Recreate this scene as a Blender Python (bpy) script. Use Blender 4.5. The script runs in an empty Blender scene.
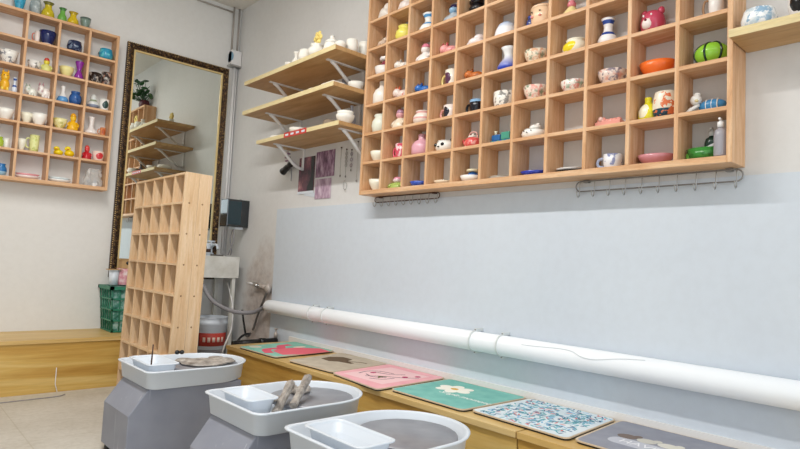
import bpy, bmesh, math, random
from mathutils import Vector, Matrix, Euler
random.seed(7)
sc = bpy.context.scene
C = sc.collection
PI = math.pi

# ------------------------------------------------------------ materials
def lin(h):
    h = h.lstrip('#')
    v = [int(h[i:i+2], 16)/255 for i in (0, 2, 4)]
    return tuple(((c/12.92) if c <= .04045 else ((c+.055)/1.055)**2.4) for c in v) + (1,)

def new_mat(name, col='FFFFFF', rough=.5, metal=0, spec=.5, coat=0, trans=0, alpha=1):
    m = bpy.data.materials.new(name); m.use_nodes = True
    b = m.node_tree.nodes['Principled BSDF']
    b.inputs['Base Color'].default_value = lin(col)
    b.inputs['Roughness'].default_value = rough
    b.inputs['Metallic'].default_value = metal
    b.inputs['Specular IOR Level'].default_value = spec
    b.inputs['Coat Weight'].default_value = coat
    b.inputs['Transmission Weight'].default_value = trans
    b.inputs['Alpha'].default_value = alpha
    return m

def nodes(m):
    nt = m.node_tree
    return nt, nt.nodes['Principled BSDF'], nt.nodes.new, nt.links.new

def coords(m, kind='Object', scale=(1, 1, 1)):
    nt, b, N, Lk = nodes(m)
    tc = N('ShaderNodeTexCoord'); mp = N('ShaderNodeMapping')
    mp.inputs['Scale'].default_value = scale
    Lk(tc.outputs[kind], mp.inputs['Vector'])
    return mp.outputs['Vector']

def ramp(m, fac, stops, interp='LINEAR'):
    nt, b, N, Lk = nodes(m)
    r = N('ShaderNodeValToRGB'); r.color_ramp.interpolation = interp
    el = r.color_ramp.elements
    el[0].position, el[0].color = stops[0][0], lin(stops[0][1])
    el[1].position, el[1].color = stops[-1][0], lin(stops[-1][1])
    for p, c in stops[1:-1]:
        e = el.new(p); e.color = lin(c)
    Lk(fac, r.inputs['Fac'])
    return r.outputs['Color']

def noise(m, vec, scale, detail=3, rough=.55, dist=0):
    nt, b, N, Lk = nodes(m)
    n = N('ShaderNodeTexNoise')
    n.inputs['Scale'].default_value = scale; n.inputs['Detail'].default_value = detail
    n.inputs['Roughness'].default_value = rough; n.inputs['Distortion'].default_value = dist
    Lk(vec, n.inputs['Vector'])
    return n.outputs['Fac']

def mixc(m, fac, a, b_, blend='MIX'):
    nt, b, N, Lk = nodes(m)
    x = N('ShaderNodeMix'); x.data_type = 'RGBA'; x.blend_type = blend
    for s, v in ((x.inputs[0], fac), (x.inputs[6], a), (x.inputs[7], b_)):
        if isinstance(v, (int, float)): s.default_value = v
        elif isinstance(v, str): s.default_value = lin(v)
        else: Lk(v, s)
    return x.outputs[2]

def math_(m, op, a, b_=None, clamp=False):
    nt, b, N, Lk = nodes(m)
    x = N('ShaderNodeMath'); x.operation = op; x.use_clamp = clamp
    for i, v in enumerate((a, b_)):
        if v is None: continue
        if isinstance(v, (int, float)): x.inputs[i].default_value = v
        else: Lk(v, x.inputs[i])
    return x.outputs[0]

def setcol(m, c):
    nt, b, N, Lk = nodes(m); Lk(c, b.inputs['Base Color'])

def bump(m, h, strength=.2, dist=.01):
    nt, b, N, Lk = nodes(m)
    x = N('ShaderNodeBump'); x.inputs['Strength'].default_value = strength; x.inputs['Distance'].default_value = dist
    Lk(h, x.inputs['Height']); Lk(x.outputs['Normal'], b.inputs['Normal'])

def wood(name, stops, grain=(12, 1, 12), sc_=3, rough=.5, fine=.12):
    """grain: small value = direction the grain runs along"""
    m = new_mat(name, rough=rough, spec=.35)
    v = coords(m, 'Object', grain)
    n = noise(m, v, sc_, 4, .6, .6)
    c = ramp(m, n, stops)
    v2 = coords(m, 'Object', tuple(g*6 for g in grain))
    n2 = noise(m, v2, sc_*2, 3, .6)
    d = ramp(m, n2, [(.3, 'C8C8C8'), (.6, 'FFFFFF')])
    setcol(m, mixc(m, fine*3, c, d, 'MULTIPLY'))
    return m

PINE = [(.3, 'CE9A6C'), (.5, 'DDAF84'), (.7, 'E8C39C')]
M = {}
M['pine_y'] = wood('pine wood grain along wall', PINE, (14, 1.2, 14))
M['pine_z'] = wood('pine wood upright grain', PINE, (14, 14, 1.2))
M['pine_x'] = wood('pine wood grain across', PINE, (1.2, 14, 14))
PALE = [(.3, 'D3AB80'), (.5, 'DFBE96'), (.7, 'E8CCAA')]
M['pale_z'] = wood('pale pine upright grain', PALE, (16, 16, 1.0), 2.5)
M['pale_y'] = wood('pale pine level grain', PALE, (16, 1.2, 16), 2.5)
GOLD = [(.28, 'AE7F36'), (.42, 'C2974A'), (.55, 'D0AA5D'), (.72, 'DEC07C')]
M['gold_x'] = wood('golden plywood grain along back wall', GOLD, (.5, 7, 7), 1.4, .45, .08)
M['gold_y'] = wood('golden plywood grain along side wall', GOLD, (7, .5, 7), 1.4, .45, .08)
TOPS = [(.3, 'C9A35E'), (.5, 'D7B575'), (.7, 'E0C58D')]
M['goldtop_x'] = wood('bench top plywood along back wall', TOPS, (.5, 6, 6), 1.4, .4, .08)
M['goldtop_y'] = wood('bench top plywood along side wall', TOPS, (6, .5, 6), 1.4, .4, .08)
SH = [(.3, 'B08856'), (.5, 'C39B69'), (.7, 'D0AB7B')]
M['shelf_y'] = wood('shelf board wood', SH, (7, .8, 7), 2, .5, .08)
M['shelf_edge'] = wood('pale shelf edge', [(.3, 'DCC690'), (.7, 'EADBAE')], (7, .8, 7), 2)
M['white_plastic'] = new_mat('white plastic', 'D6DDE5', .35)
M['white_paint'] = new_mat('white painted metal', 'E6E4E2', .45)
M['pvc'] = new_mat('white painted pipe', 'F0F3F6', .4)
M['grey_case'] = None
M['steel'] = new_mat('brushed steel', 'B4B4B2', .3, 1)
M['darksteel'] = new_mat('aged dark steel', '8E8C8A', .35, .8)
M['black'] = new_mat('black plastic', '121214', .35)
M['gloss_black'] = new_mat('glossy black glass', '0A1A22', .08, 0, .8, .5)
M['green'] = new_mat('green plastic', '2C7F63', .45)
M['hose'] = new_mat('grey corrugated plastic', '8E8C90', .5)
M['red'] = new_mat('red print', 'C4453A', .5)
M['brown'] = new_mat('dark brown', '4A3226', .6)
M['cardboard'] = new_mat('cardboard', 'C09A6A', .8)
M['mirror'] = new_mat('silvered mirror glass', 'E4E9E4', .012, 1)
M['unglazed'] = new_mat('white unglazed clay', 'ECE8DE', .7)
M['yellow'] = new_mat('soft yellow', 'EBD27A', .6)

def case_mat():
    m = new_mat('blue grey painted casing', '8C8F9B', .5)
    v = coords(m, 'Object', (1, 1, .06))
    n = noise(m, v, 34, 2, .5)
    msk = ramp(m, n, [(.69, '000000'), (.75, 'C0C0C0')])
    v2 = coords(m, 'Object', (1, 1, 1))
    n2 = noise(m, v2, 6, 3, .5)
    base = ramp(m, n2, [(.3, '80838F'), (.7, '8C8F9A')])
    setcol(m, mixc(m, msk, base, 'B9BCC4'))
    return m
M['grey_case'] = case_mat()

def clay_mat():
    m = new_mat('wet clay residue', '8F8780', .5)
    n = noise(m, coords(m), 30, 4, .6)
    setcol(m, ramp(m, n, [(.3, '6E665F'), (.5, '9A928A'), (.7, 'BDB5AC')]))
    bump(m, n, .4, .004)
    return m
M['clay'] = clay_mat()

def head_mat():
    m = new_mat('grey wheel head metal', '8F9096', .38, .35)
    n = noise(m, coords(m), 8, 3, .5)
    setcol(m, ramp(m, n, [(.35, '85868D'), (.65, '9D9EA4')]))
    return m
M['wheel_head'] = head_mat()

def wall_mat(name, a, b_, stain=False):
    m = new_mat(name, a, .85, 0, .2)
    v = coords(m)
    n = noise(m, v, 1.2, 4, .55)
    c = ramp(m, n, [(.3, a), (.7, b_)])
    n3 = noise(m, v, 22, 4, .6)
    c = mixc(m, .05, c, ramp(m, n3, [(.35, 'BDB6AE'), (.6, 'FFFFFF')]), 'MULTIPLY')
    if stain:
        # damp, dirty plaster near the sink: a patch with its own ragged outline
        nt, b, N, Lk = nodes(m)
        sp = N('ShaderNodeSeparateXYZ'); Lk(v, sp.inputs[0])
        dy = math_(m, 'DIVIDE', math_(m, 'ADD', sp.outputs['Y'], .72), .30)
        dz = math_(m, 'DIVIDE', math_(m, 'ADD', sp.outputs['Z'], -.5), .62)
        d2 = math_(m, 'ADD', math_(m, 'MULTIPLY', dy, dy), math_(m, 'MULTIPLY', dz, dz))
        nn = noise(m, v, 5, 5, .65)
        k = math_(m, 'SUBTRACT', math_(m, 'ADD', 1.25, math_(m, 'MULTIPLY', math_(m, 'SUBTRACT', nn, .5), 2.2)), d2, True)
        n4 = noise(m, v, 11, 5, .7)
        sc_ = ramp(m, n4, [(.3, '8F7D74'), (.5, 'B5A59B'), (.7, 'C9BDB3')])
        c = mixc(m, math_(m, 'MULTIPLY', k, .7), c, sc_)
    setcol(m, c)
    bump(m, n3, .08, .002)
    return m
M['wall'] = wall_mat('off white plaster', 'E0DED9', 'E6E4E0')
M['wall_r'] = wall_mat('off white plaster with damp patch', 'D9D8D6', 'E0DFDD', True)
M['ceiling'] = wall_mat('white ceiling paint', 'E2DDD4', 'E8E4DC')
M['dado'] = wall_mat('pale blue grey wall paint', 'CED6DF', 'D4DCE4')

def floor_mat():
    m = new_mat('beige stone tile', 'CFC6B4', .45, 0, .4)
    nt, b, N, Lk = nodes(m)
    v = coords(m)
    n = noise(m, v, 2.5, 5, .6); n2 = noise(m, v, 30, 4, .7)
    c = ramp(m, n, [(.3, 'BFB9AD'), (.5, 'CAC5BB'), (.7, 'D3CFC6')])
    c = mixc(m, .25, c, ramp(m, n2, [(.3, 'B0A794'), (.6, 'FFFFFF')]), 'MULTIPLY')
    sp = N('ShaderNodeSeparateXYZ'); Lk(v, sp.inputs[0])
    def joint(o, off, pitch):
        a = math_(m, 'FRACT', math_(m, 'DIVIDE', math_(m, 'ADD', o, off), pitch))
        a = math_(m, 'MINIMUM', a, math_(m, 'SUBTRACT', 1.0, a))
        return math_(m, 'LESS_THAN', a, .0035)
    j = math_(m, 'MAXIMUM', joint(sp.outputs['X'], 1.785+9.2, .92), joint(sp.outputs['Y'], 1.623+9.2, .92))
    setcol(m, mixc(m, math_(m, 'MULTIPLY', j, .35), c, 'A0977F'))
    return m
M['floor'] = floor_mat()

def gilt_mat():
    m = new_mat('antique gilt carving', '6B4A28', .4, .45)
    n = noise(m, coords(m), 55, 4, .65)
    setcol(m, ramp(m, n, [(.42, '24170E'), (.54, '4E3620'), (.64, '8A6A3C'), (.74, 'CDB47C')]))
    bump(m, n, .8, .01)
    return m
M['gilt'] = gilt_mat()
M['gold_line'] = new_mat('gold leaf', 'E3C88C', .35, .4)

_pc = {}
def paint(c1, c2=None, c3=None, pat='plain', side='R'):
    key = (c1, c2, c3, pat, side if pat == 'patch' else '')
    if key in _pc: return _pc[key]
    m = new_mat('glaze ' + pat, c1, .22, 0, .5)
    nt, b, N, Lk = nodes(m)
    if c2 and pat != 'plain':
        g = coords(m, 'Generated'); o = coords(m, 'Object')
        sp = N('ShaderNodeSeparateXYZ'); Lk(g, sp.inputs[0]); z = sp.outputs['Z']
        if pat == 'bands':
            c = ramp(m, z, [(0, c1), (.38, c2), (.5, c1), (.8, c2), (.93, c1)], 'CONSTANT')
        elif pat == 'bands3':
            c = ramp(m, z, [(0, c3), (.25, c1), (.45, c2), (.6, c1)], 'CONSTANT')
        elif pat == 'fade':
            c = ramp(m, z, [(.15, c2), (.7, c1)])
        elif pat == 'fadeup':
            c = ramp(m, z, [(.5, c1), (.95, c2)])
        elif pat == 'rim':
            c = ramp(m, z, [(0, c1), (.82, c2)], 'CONSTANT')
        elif pat == 'foot':
            c = ramp(m, z, [(0, c2), (.35, c1)], 'CONSTANT')
            if c3:
                n = noise(m, o, 40, 2); c = mixc(m, ramp(m, n, [(.56, '000000'), (.6, 'FFFFFF')]), c, c3)
        elif pat == 'foot2':
            c = ramp(m, z, [(0, c3), (.12, c1)], 'CONSTANT')
        elif pat == 'patch':
            vd = N('ShaderNodeVectorMath'); vd.operation = 'DISTANCE'
            vd.inputs[1].default_value = (0, .62, .5) if side == 'R' else (.55, 0, .5)
            Lk(g, vd.inputs[0])
            n = noise(m, o, 30, 2)
            d = math_(m, 'ADD', vd.outputs['Value'], math_(m, 'MULTIPLY', math_(m, 'SUBTRACT', n, .5), .25))
            c = mixc(m, math_(m, 'LESS_THAN', d, .34), c1, c2)
        elif pat in ('spots', 'flower'):
            n = noise(m, o, 38, 2, .5, .3)
            c = mixc(m, ramp(m, n, [(.54, '000000'), (.62, 'DCDCDC')]), c1, c2)
            if pat == 'flower' and c3:
                v2 = N('ShaderNodeVectorMath'); v2.operation = 'ADD'; v2.inputs[1].default_value = (3.1, 1.7, 9.2)
                Lk(o, v2.inputs[0])
                n2 = noise(m, v2.outputs[0], 34, 2, .5, .3)
                c = mixc(m, ramp(m, n2, [(.55, '000000'), (.63, 'DCDCDC')]), c, c3)
        else:
            c = None
        if c is not None: setcol(m, c)
    _pc[key] = m
    return m

# ------------------------------------------------------------ mesh builder
class MB:
    def __init__(s): s.v = []; s.f = []; s.sm = []
    def add(s, vs, fs, smooth=False):
        o = len(s.v); s.v += [tuple(v) for v in vs]
        s.f += [tuple(i+o for i in f) for f in fs]; s.sm += [smooth]*len(fs)
        return s
    def box(s, x0, x1, y0, y1, z0, z1, mat=None):
        vs = [(x, y, z) for z in (z0, z1) for y in (y0, y1) for x in (x0, x1)]
        if mat is not None: vs = [mat @ Vector(v) for v in vs]
        return s.add(vs, [(0, 2, 3, 1), (4, 5, 7, 6), (0, 1, 5, 4), (2, 6, 7, 3), (0, 4, 6, 2), (1, 3, 7, 5)])
    def prism(s, poly, z0, z1, smooth=False):
        n = len(poly)
        vs = [(p[0], p[1], z0) for p in poly] + [(p[0], p[1], z1) for p in poly]
        s.add(vs, [tuple(range(n))[::-1], tuple(range(n, 2*n))])
        o = len(s.v)-2*n
        s.f += [(o+i, o+(i+1) % n, o+n+(i+1) % n, o+n+i) for i in range(n)]; s.sm += [smooth]*n
        return s
    def loft(s, rings, smooth=True, closed=True, caps=True):
        n = len(rings[0]); vs = [p for r in rings for p in r]; fs = []
        for k in range(len(rings)-1):
            for i in range(n if closed else n-1):
                j = (i+1) % n
                fs.append((k*n+i, k*n+j, (k+1)*n+j, (k+1)*n+i))
        s.add(vs, fs, smooth)
        if caps:
            o = len(s.v)-len(vs)
            s.f += [tuple(o+i for i in range(n))[::-1], tuple(o+(len(rings)-1)*n+i for i in range(n))]; s.sm += [False, False]
        return s
    def lathe(s, prof, w=1, h=1, c=(0, 0, 0), seg=24, sx=1, sy=1, axis='z'):
        rings = []
        for r, z in prof:
            r = max(r, .0004/max(w, .001))
            ring = []
            for i in range(seg):
                a = 2*PI*i/seg
                p = (r*w*math.cos(a)*sx, r*w*math.sin(a)*sy, z*h)
                if axis == 'x': p = (p[2], p[0], p[1])
                if axis == 'y': p = (p[1], p[2], p[0])
                ring.append((c[0]+p[0], c[1]+p[1], c[2]+p[2]))
            rings.append(ring)
        return s.loft(rings)
    def ball(s, c, r, seg=16, rot=None):
        if isinstance(r, (int, float)): r = (r, r, r)
        rings = []
        n = seg//2
        for k in range(n+1):
            t = PI*k/n
            ring = []
            for i in range(seg):
                a = 2*PI*i/seg
                st = max(math.sin(t), .01)
                p = Vector((r[0]*st*math.cos(a), r[1]*st*math.sin(a), -r[2]*math.cos(t)))
                if rot is not None: p = rot @ p
                ring.append((c[0]+p.x, c[1]+p.y, c[2]+p.z))
            rings.append(ring)
        return s.loft(rings)
    def tube(s, pts, r, seg=10, caps=True, closed=False):
        pts = [Vector(p) for p in pts]; n = len(pts)
        rr = r if isinstance(r, (list, tuple)) else [r]*n
        rings = []; prev = None
        for k in range(n):
            a = pts[k-1] if (k > 0 or closed) else pts[k]
            b = pts[(k+1) % n] if (k < n-1 or closed) else pts[k]
            t = (b-a).normalized()
            if prev is None:
                up = Vector((0, 0, 1)) if abs(t.z) < .9 else Vector((1, 0, 0))
                u = t.cross(up).normalized()
            else:
                u = (prev - t*prev.dot(t)).normalized()
            prev = u; v = t.cross(u)
            rings.append([tuple(pts[k]+(u*math.cos(2*PI*i/seg)+v*math.sin(2*PI*i/seg))*rr[k]) for i in range(seg)])
        if closed: rings.append(rings[0]); caps = False
        return s.loft(rings, caps=caps)
    def build(s, name, mat, parent=None, loc=None, bevel=0, subsurf=0, local=True):
        me = bpy.data.meshes.new(name)
        me.from_pydata(s.v, [], s.f); me.update()
        for p, f in zip(me.polygons, s.sm): p.use_smooth = f
        bm = bmesh.new(); bm.from_mesh(me)
        bmesh.ops.remove_doubles(bm, verts=bm.verts, dist=1e-6)
        bmesh.ops.recalc_face_normals(bm, faces=bm.faces); bm.to_mesh(me); bm.free()
        if isinstance(mat, (list, tuple)):
            for q in mat: me.materials.append(q)
        else: me.materials.append(mat)
        o = bpy.data.objects.new(name, me); C.objects.link(o)
        if parent is not None: o.parent = parent
        if loc is not None: o.location = loc
        if bevel:
            b = o.modifiers.new('bevel', 'BEVEL'); b.width = bevel; b.segments = 2; b.limit_method = 'ANGLE'
            b.angle_limit = math.radians(40)
        return o

def tag(o, label=None, cat=None, group=None, kind=None):
    if label: o['label'] = label
    if cat: o['category'] = cat
    if group: o['group'] = group
    if kind: o['kind'] = kind
    return o

def empty(name, loc=(0, 0, 0), label=None, cat=None, group=None, rz=0):
    o = bpy.data.objects.new(name, None); C.objects.link(o)
    o.location = loc; o.rotation_euler = (0, 0, rz); o.empty_display_size = .05
    return tag(o, label, cat, group)

def copy_tree(o, parent=None):
    c = o.copy(); C.objects.link(c)
    if parent is not None: c.parent = parent
    for ch in list(o.children): copy_tree(ch, c)
    return c

def rrect(x0, x1, y0, y1, r, n=6):
    """rounded rectangle polygon, counter-clockwise; r may be four radii (x1y0, x1y1, x0y1, x0y0)"""
    if isinstance(r, (int, float)): r = (r,)*4
    pts = []
    for (cx, cy, a0, rr) in ((x1-r[0], y0+r[0], -90, r[0]), (x1-r[1], y1-r[1], 0, r[1]),
                             (x0+r[2], y1-r[2], 90, r[2]), (x0+r[3], y0+r[3], 180, r[3])):
        for k in range(n+1):
            a = math.radians(a0+90*k/n)
            pts.append((cx+rr*math.cos(a), cy+rr*math.sin(a)))
    return pts

def smooth_path(P, n=6):
    P = [Vector(p) for p in P]; out = []
    for i in range(len(P)-1):
        p0 = P[max(i-1, 0)]; p1 = P[i]; p2 = P[i+1]; p3 = P[min(i+2, len(P)-1)]
        for k in range(n):
            t = k/n
            out.append(.5*((2*p1)+(-p0+p2)*t+(2*p0-5*p1+4*p2-p3)*t*t+(-p0+3*p1-3*p2+p3)*t*t*t))
    out.append(P[-1])
    return out

def text_mesh(name, s, size, mat, parent, mtx, shear=0):
    cu = bpy.data.curves.new(name, 'FONT'); cu.body = s; cu.size = size; cu.shear = shear
    cu.align_x = 'CENTER'; cu.align_y = 'CENTER'; cu.extrude = .0002
    t = bpy.data.objects.new(name, cu); C.objects.link(t)
    bpy.context.view_layer.update()
    me = bpy.data.meshes.new_from_object(t.evaluated_get(bpy.context.evaluated_depsgraph_get()))
    bpy.data.objects.remove(t)
    me.transform(mtx); me.materials.clear(); me.materials.append(mat)
    o = bpy.data.objects.new(name, me); C.objects.link(o); o.parent = parent
    return o

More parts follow.
